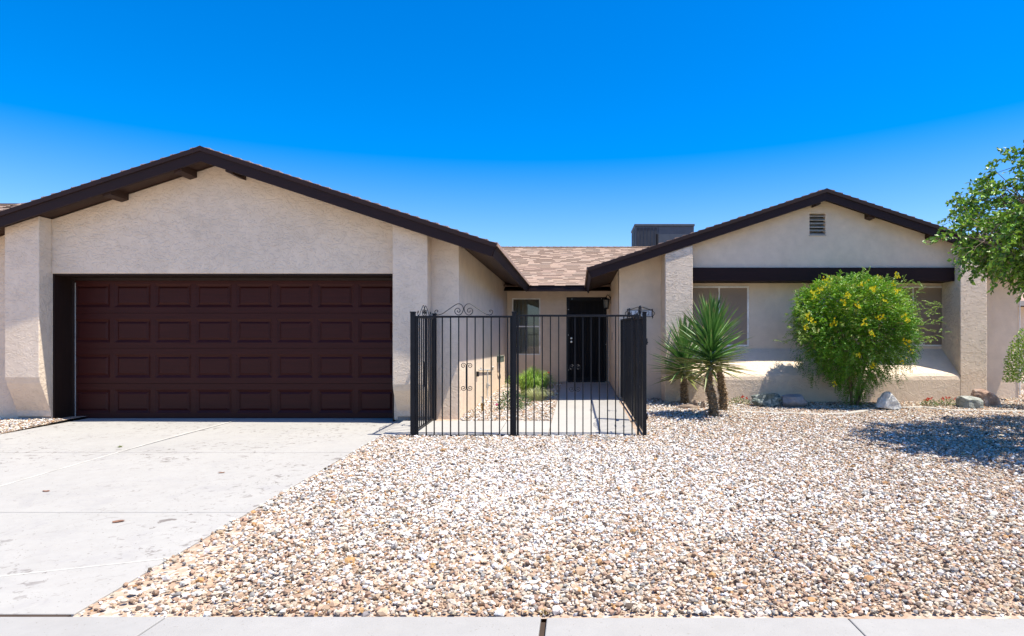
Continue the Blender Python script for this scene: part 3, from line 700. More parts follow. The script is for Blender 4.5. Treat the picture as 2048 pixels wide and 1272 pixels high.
# house number plaque
sx0, sx1 = PX(1256.5, 107), PX(1303.5, 107); sz0, sz1 = PZ(632.5, 107), PZ(621, 107); sy = yr - .012
t = thing('house_number_sign', ((sx0 + sx1) / 2, yr, sz0), 'white tiled house number plaque in a scrolled black iron frame', 'house number')
pl = MB().box(sx0, sx1, sy, sy + .006, sz0, sz1).build('plaque', M['tile'], t)
b = MB()
def bar(p, q, r=.0055): b.tube([p, q], r, 5)
for z in (sz0 - .006, sz1 + .006): bar((sx0 - .012, sy, z), (sx1 + .012, sy, z))
for x in (sx0 - .008, sx1 + .008): bar((x, sy, sz0 - .02), (x, sy, sz1 + .03))
mx0 = (sx0 + sx1) / 2
for sg in (-1, 1):
    b.tube(catmull([(mx0 + sg * .20, sy, sz1 + .012), (mx0 + sg * .1, sy, sz1 + .045), (mx0 + sg * .04, sy, sz1 + .062), (mx0 + sg * .006, sy, sz1 + .04), (mx0 + sg * .015, sy, sz1 + .018)]), .005, 5)
    e = mx0 + sg * (sx1 - sx0) / 2
    b.tube(catmull([(e + sg * .008, sy, sz1 + .01), (e + sg * .02, sy, sz1 - .01), (e + sg * .055, sy, (sz0 + sz1) / 2 + .01), (e + sg * .05, sy, (sz0 + sz1) / 2 - .015), (e + sg * .02, sy, sz0 - .0), (e + sg * .022, sy, sz0 - .03), (e + sg * .005, sy, sz0 - .035)]), .005, 5)
    b.lathe([(.012, -.01), (.014, 0), (.005, .012)], (e - sg * -.008, sy, sz1 + .02), 8)
b.build('frame', M['iron'], t)
def text(s, x, y, z, h, m, parent, name='digit'):
    cu = bpy.data.curves.new('t', 'FONT'); cu.body = s; cu.size = h * 1.35; cu.extrude = .0008; cu.align_x = 'CENTER'
    ob = bpy.data.objects.new('t', cu); COL.objects.link(ob); dg = bpy.context.evaluated_depsgraph_get(); me = bpy.data.meshes.new_from_object(ob.evaluated_get(dg))
    bpy.data.objects.remove(ob); me.transform(Matrix.Translation((x, y, z)) @ Matrix.Rotation(R(90), 4, 'X')); me.materials.clear(); me.materials.append(m)
    o = bpy.data.objects.new(name, me); COL.objects.link(o); o.parent = parent; o.matrix_parent_inverse = Matrix.Translation(-world(parent)); return o
for k, ch in enumerate('15252'):
    x = sx0 + (sx1 - sx0) * (.14 + .18 * k); d = text(ch, x, sy - .0015, sz0 + .018, .078, M['digit'], t)
for x in (sx0 + .012, sx1 - .012):
    b = MB()
    for k in range(4): b.box(x - .004, x + .004, sy - .002, sy - .0005, sz0 + .012 + k * .026, sz0 + .024 + k * .026)
    b.build('border', M['digit'], t)
# security sticker in right window
t = MB(); x = PX(1844, 106.8); z = PZ(689.5, 106.8); t.prism([(x - .05, z), (x + .055, z), (x + .055, z + .045), (x - .03, z + .045)], yr + .004, yr + .010)
o = t.build('window_sticker', M['tile']); tag(o, 'small white security sticker with a blue badge at the right window corner', 'sticker')
MB().prism([(x + .022, z + .03), (x + .028, z + .012), (x + .035, z + .008), (x + .042, z + .012), (x + .048, z + .03), (x + .035, z + .036)], yr + .002, yr + .0038).build('badge', M['digit'], o)
# pipes etc on the sunlit courtyard wall (X=-1.717)
def wy(px): return F * (-1.70) / (px - CX)
def wz(px, py): s = (px - CX) / -1.70; return PZ(py, s)
xw = -1.69
t = thing('water_pipe', (-1.69, wy(974), .1), 'thin grey hose pipe tee with valves fixed along the sunlit courtyard wall', 'pipe')
b = MB(); b.tube([(xw, wy(956), wz(956, 740)), (xw, wy(984), wz(984, 739.5))], .011, 8); b.tube([(xw, wy(974), wz(974, 740)), (xw, wy(974), wz(974, 768)), (xw, wy(973.3), wz(973, 812))], .010, 8)
b.tube([(xw, wy(984), wz(984, 739.5)), (xw + .02, wy(983), wz(984, 733))], .014, 8); b.build('pipe', M['galv'], t)
b = MB(); b.box(xw - .018, xw + .018, wy(974) - .025, wy(974) + .025, wz(974, 776), wz(974, 766)); b.box(xw - .01, xw + .05, wy(974) - .012, wy(974) + .012, wz(974, 772), wz(974, 769)); b.build('valve', M['galv'], t, bevel=.004)
MB().tube([(xw, wy(961), wz(961, 740)), (xw, wy(961), wz(961, 735))], .014, 8).build('valve', M['galv'], t)
t = MB().box(-1.717, -1.68, wy(955) - .04, wy(955) + .05, wz(955, 753), wz(955, 743)).build('outlet_box', M['dark'], bevel=.004); tag(t, 'small black outlet box low on the sunlit courtyard wall', 'outlet box')
t = thing('electrical_box', (-1.7, wy(999), wz(999, 725)), 'grey green electrical box with conduit at the far end of the courtyard wall', 'electrical box')
b = MB(); b.box(-1.716, -1.63, wy(995.5), wy(1002), wz(999, 724), wz(999, 713)); b.box(-1.716, -1.62, wy(995.2), wy(1002.3), wz(999, 713), wz(999, 711.5)); b.build('case', M['boxgreen'], t, bevel=.004)
b = MB(); yy = wy(996); b.tube(catmull([(-1.69, yy, wz(996, 724)), (-1.69, yy, wz(996, 740)), (-1.685, yy + .1, wz(997, 746)), (-1.69, yy + .3, wz(1000, 750)), (-1.7, yy + .4, wz(1001, 756))]), .014, 8); b.build('conduit', M['galv'], t)
t = thing('hose_bib', (-1.45, 9.9, gz(9.9)), 'short brass garden tap standing in the gravel by the courtyard wall', 'tap')
s_ = (965 - CX) / -1.48; yy = F / s_; b = MB(); xx = -1.48; b.tube([(xx, yy, gz(yy) - .02), (xx, yy, PZ(806, s_))], [.022, .018], 8); b.box(xx - .03, xx + .03, yy - .015, yy + .015, PZ(811, s_), PZ(807, s_)); b.build('body', M['brass'], t, bevel=.003)
b = MB(); b.tube([(xx - .005, yy, PZ(806, s_)), (xx - .005, yy, PZ(793, s_))], .007, 6); b.box(xx - .03, xx + .02, yy - .006, yy + .006, PZ(794.5, s_), PZ(793, s_)); b.build('handle', M['galv'], t)

# ================================================================== FENCE
def frame_pt(A, B, u, z0a, z0b): pass
class Run:          # a sloped fence run from A to B (xy), length L; u in metres, v height above the local line
    def __init__(s, A, B, za, zb): s.A = Vector((*A, za)); s.B = Vector((*B, zb)); s.L = (s.B - s.A).length; s.d = (s.B - s.A) / s.L; s.n = Vector((-s.d.y, s.d.x, 0)).normalized()
    def p(s, u, v, w=0): q = s.A + s.d * u + s.n * w; return Vector((q.x, q.y, q.z + v))
def rbox(b, run, u0, u1, v0, v1, w0, w1):
    b.add([run.p(u, v, w) for v in (v0, v1) for u, w in ((u0, w0), (u1, w0), (u1, w1), (u0, w1))], [(0, 3, 2, 1), (4, 5, 6, 7), (0, 1, 5, 4), (1, 2, 6, 5), (2, 3, 7, 6), (3, 0, 4, 7)])
def spiral(c, r0, a0, turns, sg=1, n=26, r1=.18):
    out = []
    for i in range(n + 1):
        t = i / n; a = a0 + sg * turns * 2 * math.pi * t; r = r0 * (1 - t * (1 - r1)); out.append((c[0] + r * math.cos(a), c[1] + r * math.sin(a)))
    return out
def picket_scroll(run, u, v, r, up):
    obs = []
    b = MB()
    for sg in (-1, 1):
        # stem leaves the picket and curls outward
        pts = [(u + sg * .002, v - up * r * 1.5), (u + sg * .004, v - up * r * .6)] if False else []
        c = (u + sg * r * 1.12, v)
        sp = spiral(c, r, math.pi if sg > 0 else 0, 1.45, -sg * up, 30)
        b.tube([run.p(a, q, 0) for a, q in sp], .0045, 5)
    return b
def top_ornament(run, u, v, k=1.0):
    b = MB()
    for sg in (-1, 1):
        o1 = spiral((u + sg * .335 * k, v + .052), .042 * 1, math.pi / 2 - sg * math.pi / 2 * 0 + math.pi, 1.3, sg, 22)
        # outer small scroll, spiralled out from its heart, then the long rising line and the inner scroll
        small = [(u + sg * (.345 * k), v + .05)]
        small = [(u + sg * (.335 * k + x), v + .045 + z) for x, z in [(.0, .0), (.012, .006), (.012, .022), (-.004, .03), (-.026, .018), (-.03, -.008)]][::1]
        outer = [(u + sg * (.335 * k + x), v + .048 + z) for x, z in ((.004, -.002), (-.012, .006), (-.008, .02), (.012, .022), (.026, .004), (.018, -.022), (-.006, -.038), (-.036, -.032))]
        line = [(u + sg * .262 * k, v + .028), (u + sg * .18 * k, v + .085), (u + sg * .10 * k, v + .138)]
        inner = [(u + sg * x * (k * .5 + .5), v + z) for x, z in ((.062, .150), (.028, .136), (.006, .10), (.012, .055), (.04, .016), (.078, .012), (.108, .038), (.110, .072), (.086, .094), (.056, .086), (.046, .062), (.060, .044), (.080, .052), (.078, .068))]
        b.tube([run.p(p.x, p.y, 0) for p in catmull([Vector((a, q, 0)) for a, q in outer + line + inner], 4)], .0048, 5)
    return b
def panel(parent, run, us, top, bot, fr=.0125, left_frame=True, right_frame=True, ornament=None, scroll=None, r=.05, name='fence_panel'):
    b = MB(); t = fr
    rbox(b, run, 0, run.L, top - 2 * t, top, -t, t)
    rbox(b, run, 0, run.L, bot, bot + 2 * t, -t, t)
    if left_frame: rbox(b, run, 0, 2 * t, bot + 2 * t, top - 2 * t, -t, t)
    if right_frame: rbox(b, run, run.L - 2 * t, run.L, bot + 2 * t, top - 2 * t, -t, t)
    f = b.build(name, M['iron'], parent, bevel=.002)
    for u in us:
        pb = MB(); jx_ = random.uniform(-.0015, .0015); rbox(pb, run, u - .0068 + jx_, u + .0068 + jx_, bot + 2 * t, top - 2 * t, -.0068, .0068); pb.build('picket', M['iron'], f)
    if ornament is not None: top_ornament(run, ornament, top, 1.0).build('ornament', M['iron'], f)
    if scroll is not None:
        u, va, vb = scroll
        picket_scroll(run, u, va, .036, 1).build('scroll', M['iron'], f); picket_scroll(run, u, vb, .036, -1).build('scroll', M['iron'], f)
        cb = MB(); rbox(cb, run, u - .0105, u + .0105, vb, va, -.0105, .0105); cb.build('collar', M['iron'], f, bevel=.002)
    return f
def post(parent, x, y, z0, z1, w, cap=True):
    b = MB().box(x - w / 2, x + w / 2, y - w / 2, y + w / 2, z0, z1)
    b.box(x - w / 2 - .005, x + w / 2 + .005, y - w / 2 - .005, y + w / 2 + .005, z1, z1 + .014)
    return b.build('post', M['iron'], parent, bevel=.003)
YF = 7.80; s0 = F / YF
FN = thing('iron_fence', (-2.03, YF, gz(YF)), 'black wrought iron picket fence with scrolls enclosing the entry courtyard', 'fence')
xL, xM, xR = PX(826, s0), PX(1028.5, s0), PX(1289, s0)
post(FN, xL, YF, -.15, 1.470, .056); post(FN, xM, YF, -.15, 1.470, .05); post(FN, xR, YF, -.17, 1.470, .046)
zF = -.064
ru = Run((xL + .03, YF), (xM - .027, YF), 0, 0)
us = [PX(852.3 + 16.3 * k, s0) - (xL + .03) for k in range(-1, 11)]
u0 = PX(933.2, s0) - (xL + .03)
panel(FN, ru, us, PZ(631.5, s0), PZ(873.5, s0) + .0, ornament=PX(927.5, s0) - (xL + .03), scroll=(u0, PZ(731.5, s0), PZ(776, s0)))
ru = Run((xM + .032, YF), (PX(1278, s0), YF), 0, 0)
us = [PX(1052 + 16.3 * k, s0) - (xM + .032) for k in range(14)]
panel(FN, ru, us, PZ(629.5, s0), PZ(876, s0), scroll=(PX(1149.6, s0) - (xM + .032), PZ(735, s0), PZ(778, s0)))
# left return, running back to the garage pilaster
yL1 = WL - .05
post(FN, xL + .0, yL1 - .03, -.1, 1.505, .05)
ru = Run((xL, YF + .03), (xL, yL1 - .055), 0, .03)
us = [.10 + .0985 * k for k in range(11) if .10 + .0985 * k < ru.L - .05]
panel(FN, ru, us, 1.43, -.03, ornament=ru.L / 2, scroll=(ru.L / 2, .80, .52))
# right side: fixed panel behind the gate
xS = .815; yS0 = 8.86; yS1 = yr - .03
post(FN, xS + .01, yS0, -.1, 1.49, .04)
ru = Run((xS, yS0 + .03), (xS, yS1), 0, .075)
us = [.09 + .1 * k for k in range(40) if .09 + .1 * k < ru.L - .05]
panel(FN, ru, us, 1.465, .02, ornament=ru.L * .33, scroll=(ru.L * .33, .82, .55))
# gate
GT = thing('iron_gate', (.84, YF + .06, gz(YF)), 'narrow black iron gate with top scrolls on the right side of the courtyard', 'gate')
ru = Run((.84, YF + .05), (.825, yS0 - .04), 0, .028)
us = [.09 + .098 * k for k in range(9) if .09 + .098 * k < ru.L - .05]
panel(GT, ru, us, 1.425, -.035, ornament=ru.L / 2, scroll=(ru.L / 2, .80, .52), name='frame')
for v in (1.12, .18):
    b = MB(); b.tube([ru.p(.06, v, -.03), ru.p(-.03, v - .02, -.035)], .010, 6); b.tube([ru.p(.0, v - .05, -.028), ru.p(.0, v + .03, -.028)], .012, 8); b.build('hinge', M['iron'], GT)
b = MB(); rbox(b, ru, ru.L - .12, ru.L + .02, .70, .78, -.04, -.018); b.build('latch', M['iron'], GT, bevel=.003)

# ================================================================== AC UNIT
xa, xb2 = PX(1270, 62.5), PX(1388, 62.5); ya = 20.0; za, zb = 3.75, PZ(448, 62.5)
A = thing('air_conditioner', (xa, ya, 3.9), 'slate grey rooftop air conditioner standing behind the shingled ridge', 'air conditioner')
ab = MB().box(xa, xb2, ya, ya + 1.25, za, zb - .07).build('cabinet', M['ac'], A, bevel=.01)
MB().box(xa - .02, xb2 + .02, ya - .03, ya + 1.28, zb - .07, zb).build('lid', M['ac'], A, bevel=.008)
b = MB()
for k in range(6):
    x = xa + .06 + k * .112; b.box(x, x + .082, ya - .012, ya - .002, za + .1, zb - .12)
b.box(xa + .74, xa + .755, ya - .006, ya - .001, za + .05, zb - .08); b.build('grille', M['acdark'], A)
for k in range(5):
    y = ya + .1 + k * .22; MB().box(xa - .012, xa - .002, y, y + .16, za + .1, zb - .12).build('side_grille', M['acdark'], A)
MB().box(xa + .9, xb2 - .1, ya - .025, ya - .002, PZ(486.5, 62.5), PZ(485, 62.5)).build('rail', M['galv'], A)
o = MB().lathe([(.035, 0), (.035, .62)], (PX(1312.5, 64), 19.3, 3.85), 12).build('vent_pipe', M['dark']); tag(o, 'short black vent pipe on the roof before the air conditioner', 'vent pipe')

# ================================================================== PLANTS
def leafquad(b, p, d, up, ln, wd, col, fold=.25):
    d = d.normalized(); s = d.cross(up)
    if s.length < 1e-4: s = d.cross(Vector((1, 0, 0)))
    s.normalize(); nn = s.cross(d).normalized()
    m1 = p + d * ln * .45 - nn * wd * fold * .3
    b.v += [tuple(p), tuple(m1 + s * wd * .5 + nn * wd * fold), tuple(p + d * ln), tuple(m1 - s * wd * .5 + nn * wd * fold), tuple(m1)]
    o = len(b.v) - 5; b.f += [[o, o + 4, o + 1], [o + 4, o + 2, o + 1], [o, o + 3, o + 4], [o + 4, o + 3, o + 2]]; b.c += [col] * 5
def rv(s=1): return Vector((random.gauss(0, s), random.gauss(0, s), random.gauss(0, s)))
# ---- yuccas
def yucca(base, crown_top, crown_base, nleaf, ln, label, trunks, seed, low=-6):
    random.seed(seed)
    t = thing('yucca', base, label, 'yucca plant', 'yuccas beside the courtyard fence')
    for pts, rad_ in trunks:
        pp = catmull(pts, 5); b = MB(); b.tube(pp, [rad_ * (1.25 - .45 * i / len(pp)) for i in range(len(pp))], 12)
        tr = b.build('trunk', M['stem'], t)
        b = MB()          # dead leaf bases, shaggy
        for i in range(620):
            k = random.random(); q = k * (len(pp) - 1.01); i0 = int(q); c = pp[i0].lerp(pp[i0 + 1], q - i0)
            if k > .88: continue
            a = random.uniform(0, 6.283); o_ = Vector((math.cos(a), math.sin(a), 0)); rr_ = rad_ * (1.25 - .45 * k)
            col = random.choice([(.36, .25, .14), (.28, .18, .09), (.45, .33, .20), (.20, .12, .06), (.50, .40, .27)])
            leafquad(b, c + o_ * rr_ * .8, o_ * 1.0 + Vector((0, 0, random.uniform(-.9, .9))), Vector((0, 0, 1)), random.uniform(.03, .065), random.uniform(.018, .036), col)
        b.build('dead_leaf_base', M['blade'], t, fix=False)
    b = MB(); ct = Vector(crown_top); cb = Vector(crown_base)
    b.tube([cb - Vector((0, 0, .06)), cb.lerp(ct, .5), ct], [.03, .035, .012], 8, col=(.62, .55, .42))
    for i in range(nleaf):
        k = (i + random.random()) / nleaf; c = cb.lerp(ct, k)
        a = i * 2.399963 + random.uniform(-.25, .25)
        el = math.radians(low + (84 - low) * k ** 1.25 + random.uniform(-9, 9))
        d = Vector((math.cos(a) * math.cos(el), math.sin(a) * math.cos(el), math.sin(el)))
        l = ln * random.uniform(.78, 1.08) * (1 - .18 * abs(k - .6)); w = random.uniform(.034, .046)
        s = d.cross(Vector((0, 0, 1))).normalized(); nn = s.cross(d)
        g = random.random(); col = (.065 + .06 * g, .165 + .09 * g, .03 + .03 * g)
        if k < .22: col = (.17 + .08 * g, .21 + .06 * g, .07)
        droop = random.uniform(.0, .07) + (.16 * (.25 - k) / .25 if k < .25 else 0)
        if random.random() < .02: droop += .35
        n = 7; o = len(b.v)
        for j in range(n):
            q = j / (n - 1); pc = c + d * l * q - Vector((0, 0, 1)) * droop * q * q * l
            ww = w * (1.25 if q < .05 else 1) * (min(1, .65 + q * 1.2)) * (1 - q ** 3.2) * .5 + .0008
            b.v += [tuple(pc - s * ww + nn * ww * .55), tuple(pc), tuple(pc + s * ww + nn * ww * .55)]
            cc_ = tuple(x * (1.25 - .3 * q) for x in col) if q < .96 else (.25, .17, .08)
            b.c += [cc_] * 3
        for j in range(n - 1):
            e = o + j * 3; b.f += [[e, e + 1, e + 4, e + 3], [e + 1, e + 2, e + 5, e + 4]]
    b.build('crown', M['blade'], t, fix=False)
    return t
sA = 135.0; yA = F / sA; xA = PX(1418, sA)
zA = gz(yA)
sC = 126.0; yC = F / sC; xC = PX(1444, sC)
yucca((PX(1428, sA), yA, zA), (PX(1424, sA), yA + .05, PZ(668, sA)), (PX(1422, sA), yA, PZ(741, sA)), 300, .73, 'tallest yucca, with an upright green crown over two shaggy brown trunks',
      [([(PX(1428, sA), yA, zA - .05), (PX(1425, sA), yA, PZ(800, sA)), (PX(1416.5, sA), yA, PZ(768, sA)), (PX(1420, sA), yA, PZ(742, sA))], .058),
       ([(PX(1447, sC), yC, gz(yC) - .05), (PX(1446, sC), yC, PZ(790, sC)), (PX(1439, sC), yC - .1, PZ(765, sC)), (PX(1430, sC), yC - .3, PZ(738, sC))], .052)], 4, 0)
sB = 115.0; yB = F / sB
yucca((PX(1370, sB), yB, gz(yB)), (PX(1369, sB), yB, PZ(700, sB)), (PX(1369, sB), yB, PZ(757, sB)), 200, .72, 'shorter yucca with one trunk, left of the tall yucca',
      [([(PX(1372, sB), yB, gz(yB) - .05), (PX(1368, sB), yB, PZ(790, sB)), (PX(1369, sB), yB, PZ(757, sB))], .050)], 9)
# stumps at the yucca foot
for (px, py, r_, h) in ((1391, 812, .035, .14), (1406, 812, .032, .12), (1376, 806, .15, .06)):
    s_ = 122.0; b = MB(); x, y = PX(px, s_), F / s_; k = 11
    b.lathe([(r_ * 1.3, -.05), (r_ * 1.1, h * .3), (r_, h * .7), (r_ * .6, h)], (x, y, gz(y)), k)
    b.v = [(a + random.uniform(-.01, .01), c + random.uniform(-.01, .01), z + random.uniform(-.008, .008)) for a, c, z in b.v]
    o = b.build('stump', M['bark']); tag(o, {1391: 'small dead brown yucca stump, left one of the pair by the trunks', 1406: 'small dead brown yucca stump touching the tall yucca trunk', 1376: 'low brown mound of dead leaves under the shorter yucca'}[px], 'stump')
# ---- yellow flowering bush
random.seed(21)
sb_ = 118.0; bx, by = PX(1708, sb_), F / sb_; bz = gz(by)
T = thing('flowering_bush', (bx, by, bz), 'rounded feathery green bush with yellow flowers before the right window', 'bush')
def inside(p):      # body of the bush: wide dome on top of a narrowing foot
    x, y, z = p.x - bx, p.y - by, p.z - bz
    hz = [(.0, .10), (.15, .17), (.35, .30), (.6, .52), (.9, .88), (1.2, 1.02), (1.6, 1.03), (1.85, .94), (2.03, .74), (2.14, .42), (2.20, .0)]
    rr_ = .90 * float(np.interp(z, [a for a, c in hz], [c for a, c in hz])); a = math.atan2(y, x)
    rr_ *= 1 + .10 * math.sin(3 * a + z * 3) + .07 * math.sin(7 * a + z * 5 + 1)
    return math.hypot(x, y / .82) / max(rr_, .01)
bf = MB(); cnt = 0
def frond(b, p, d, ln, col, np_=7, lw=.017, ll=.034):
    d = d.normalized(); side = d.cross(Vector((0, 0, 1)))
    side = side.normalized() if side.length > .01 else Vector((1, 0, 0)); side = (side + rv(.25)).normalized()
    for j in range(np_):
        q = (j + 1) / (np_ + .3); c = p + d * ln * q - Vector((0, 0, 1)) * ln * .32 * q * q
        for sg in (-1, 1):
            dd_ = (side * sg + d * .5 + rv(.14)); leafquad(b, c, dd_, rv(1), ll * random.uniform(.8, 1.15) * (1 - .35 * q), lw, tuple(k * random.uniform(.85, 1.15) for k in col), .1)
while cnt < 8200:
    p = Vector((bx + random.uniform(-1.15, 1.15), by + random.uniform(-.95, .95), bz + random.uniform(.08, 2.22))); q = inside(p)
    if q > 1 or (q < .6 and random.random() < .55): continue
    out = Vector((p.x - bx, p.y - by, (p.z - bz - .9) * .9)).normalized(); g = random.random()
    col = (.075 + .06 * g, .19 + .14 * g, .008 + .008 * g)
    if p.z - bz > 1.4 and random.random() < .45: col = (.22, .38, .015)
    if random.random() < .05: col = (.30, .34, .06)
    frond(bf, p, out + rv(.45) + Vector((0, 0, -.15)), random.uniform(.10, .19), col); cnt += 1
# wispy sprays reaching out of the top and sides
for i in range(120):
    a = random.uniform(-.35, math.pi + .35); r_ = random.uniform(.9, 1.05)
    z = random.uniform(1.1, 2.2); x = math.cos(a); k = float(np.interp(z, [.6, 1.2, 1.7, 2.05, 2.25], [.75, 1.0, .98, .75, .35]))
    p0 = Vector((bx + k * x * r_, by + random.uniform(-.7, .5) * k, bz + z - .08)); d = Vector((x, random.uniform(-.5, .2), random.uniform(.1, .9))).normalized()
    for j in range(3): frond(bf, p0 + d * .07 * j, d + rv(.55), random.uniform(.10, .17), (.22, .33, .06), 7)
for i in range(9):
    a = random.uniform(.45, math.pi - .1); p0 = Vector((bx + .75 * math.cos(a), by + random.uniform(-.5, .3), bz + 1.55 + .45 * math.sin(a))); d = Vector((math.cos(a) * .9, random.uniform(-.3, .1), .35 + .6 * math.sin(a))).normalized()
    for j in range(5): frond(bf, p0 + d * .065 * j, d + rv(.4), random.uniform(.09, .15), (.20, .34, .03), 6)
for i in range(90):        # hanging sprays low down
    a = random.uniform(0, 6.283); z = random.uniform(.55, 1.1); k = float(np.interp(z, [.3, .6, 1.0], [.4, .72, .98]))
    p0 = Vector((bx + k * math.cos(a), by + .8 * k * math.sin(a), bz + z))
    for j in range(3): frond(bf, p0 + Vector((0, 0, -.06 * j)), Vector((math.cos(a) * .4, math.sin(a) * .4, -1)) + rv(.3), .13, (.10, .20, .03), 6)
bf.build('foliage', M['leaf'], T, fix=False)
b = MB()
for i in range(16):
    a = random.uniform(0, 6.283); k = random.uniform(.25, .75)
    b.tube(catmull([(bx + .05 * math.cos(a), by + .05 * math.sin(a), bz - .03), (bx + .18 * k * math.cos(a) * 1.5, by + .18 * k * math.sin(a), bz + .4), (bx + k * math.cos(a), by + k * .8 * math.sin(a), bz + 1.1 + random.uniform(0, .5))], 5), [.016 - .0009 * j for j in range(11)], 6)
b.build('stem', M['stem'], T)
bl = MB()
fl = [(1613, 632), (1627, 592), (1650, 561), (1653, 574), (1662, 562), (1685, 603), (1712, 609), (1742, 575), (1744, 578), (1755, 556), (1778, 568), (1780, 571), (1790, 553), (1790, 582), (1755, 635), (1761, 634), (1729, 645), (1670, 645), (1665, 643), (1624, 641), (1611, 655), (1809, 635), (1810, 640), (1741, 664), (1812, 680), (1817, 698), (1802, 718), (1743, 732), (1712, 711), (1668, 770), (1623, 585), (1694, 590), (1639, 580), (1720, 568), (1767, 600)]
for (px, py) in fl:
    # nearest point of the bush's front surface on that bearing
    best = None
    for yy in np.linspace(by - .95, by + .2, 50):
        s_ = F / yy; p = Vector((PX(px, s_), yy, PZ(py, s_)))
        if inside(p) < 1.06: best = p; break
    if best is None: s_ = F / (by - .1); best = Vector((PX(px, s_), by - .1, PZ(py, s_)))
    best.y -= .04
    for j in range(random.randint(6, 13)):
        c = best + rv(.030); col = random.choice([(.90, .76, .02), (.92, .82, .06), (.86, .64, .01)])
        for k in range(5):
            a = k * 1.2566 + j; leafquad(bl, c, Vector((math.cos(a), -.35, math.sin(a))), Vector((0, -1, 0)), .019, .014, col, .1)
bl.build('flower', M['petal'], T, fix=False)
# ---- courtyard plants
def tuft(name, x, y, h, r, n, cols, label, cat, seed, w=.008, lowc=.02):
    random.seed(seed); t = thing(name, (x, y, gz(y)), label, cat); b = MB()
    for i in range(n):
        a = random.uniform(0, 6.283); q = random.random() ** .6; hh = h * random.uniform(.6, 1.05) * (1 - .35 * q); col = random.choice(cols); g = random.uniform(.8, 1.2); col = tuple(c * g for c in col)
        p0 = Vector((x + .45 * r * q * math.cos(a), y + .45 * r * q * math.sin(a), gz(y) - .01)); d = Vector((math.cos(a), math.sin(a), 0)); s = d.cross(Vector((0, 0, 1))); o = len(b.v); m_ = 6
        for j in range(m_):
            k = j / (m_ - 1); pc = p0 + d * r * q * (.15 + .9 * k ** 1.8) + Vector((0, 0, hh * math.sin(k * (1.57 + .75 * q)))); ww = w * (1 - k ** 2) * .5 + .0005
            b.v += [tuple(pc - s * ww), tuple(pc + s * ww)]; b.c += [col] * 2
        b.f += [[o + 2 * j, o + 2 * j + 1, o + 2 * j + 3, o + 2 * j + 2] for j in range(m_ - 1)]
    b.build('foliage', M['leaf'], t, fix=False); return t
def leafy(name, x, y, z0, rx, ry, h, n, cols, label, cat, seed, ls=.035, flowers=None, fcol=(.6, .05, .04), group=None):
    random.seed(seed); t = thing(name, (x, y, z0), label, cat, group); b = MB()
    while n > 0:
        p = Vector((random.uniform(-1, 1), random.uniform(-1, 1), random.uniform(0, 1)))
        if p.x ** 2 + p.y ** 2 + (p.z * 1.02) ** 2 > 1: continue
        if p.length < .6 and random.random() < .6: continue
        q = Vector((x + p.x * rx, y + p.y * ry, z0 + p.z * h)); g = random.uniform(.75, 1.25)
        leafquad(b, q, p.normalized() + rv(.6), rv(1), ls * random.uniform(.7, 1.2), ls * .55, tuple(c * g for c in random.choice(cols))); n -= 1
    b.build('foliage', M['leaf'], t, fix=False)
    b = MB()
    for k in range(7):
        a = k * .9; b.tube([(x, y, z0 - .02), (x + rx * .5 * math.cos(a), y + ry * .5 * math.sin(a), z0 + h * .6)], [.006, .003], 5)
    b.build('stem', M['stem'], t)
    if flowers:
        b = MB()
        for (fx, fy, fz) in flowers:
            for k in range(7):
                a = k * .9; leafquad(b, Vector((fx, fy, fz)) + rv(.008), Vector((math.cos(a), -.3, math.sin(a))), Vector((0, -1, 0)), .022, .02, fcol, .1)
        b.build('flower', M['petal'], t, fix=False)
    return t
sg_ = 104.0; gxp, gyp = PX(1066, sg_), F / sg_
tuft('ornamental_grass', gxp, gyp, .62, .40, 900, [(.22, .36, .05), (.30, .42, .07), (.14, .27, .04)], 'bright green arching grass clump in the courtyard gravel bed', 'grass plant', 5, .010)
tuft('ornamental_grass', gxp + .12, gyp - .62, .30, .26, 420, [(.42, .46, .22), (.36, .42, .16), (.5, .5, .3)], 'paler short grass clump in front of the tall grass', 'grass plant', 6, .007)
sq = 124.0; x0 = PX(1022, sq); y0 = F / sq
leafy('rose_bush', x0, y0, gz(y0), .23, .2, .34, 620, [(.05, .12, .03), (.08, .17, .04), (.16, .22, .10)], 'low dark green leafy bush with one pink flower by the middle post', 'bush', 8, .035, [(x0 - .21, y0 - .14, gz(y0) + .10)], (.75, .10, .30))
x1 = PX(1052, 118.0); y1_ = F / 118.
leafy('small_shrub', x1, y1_, gz(y1_), .12, .1, .2, 190, [(.08, .17, .04), (.16, .24, .08)], 'small green sprig in the gravel right of the middle post', 'shrub', 18, .03)
x2_, y2_ = PX(1092, 92.), F / 92.
leafy('flowering_plant', x2_, y2_, gz(y2_), .16, .14, .42, 330, [(.14, .24, .06), (.08, .15, .04), (.28, .34, .14)], 'red flowered leafy plant behind the grass clump against the wall', 'plant', 12, .035, [(x2_ + .06, y2_ - .13, gz(y2_) + .36), (x2_ - .03, y2_ - .12, gz(y2_) + .3)])
x3_, y3_ = PX(1021, 90.), F / 90.
leafy('flowering_plant', x3_, y3_, gz(y3_), .14, .14, .30, 260, [(.14, .22, .06), (.10, .15, .04), (.25, .3, .1)], 'red flowered plant in the far left corner of the courtyard', 'plant', 13, .03, [(x3_ - .05, y3_ - .13, gz(y3_) + .27), (x3_ + .05, y3_ - .12, gz(y3_) + .27)])
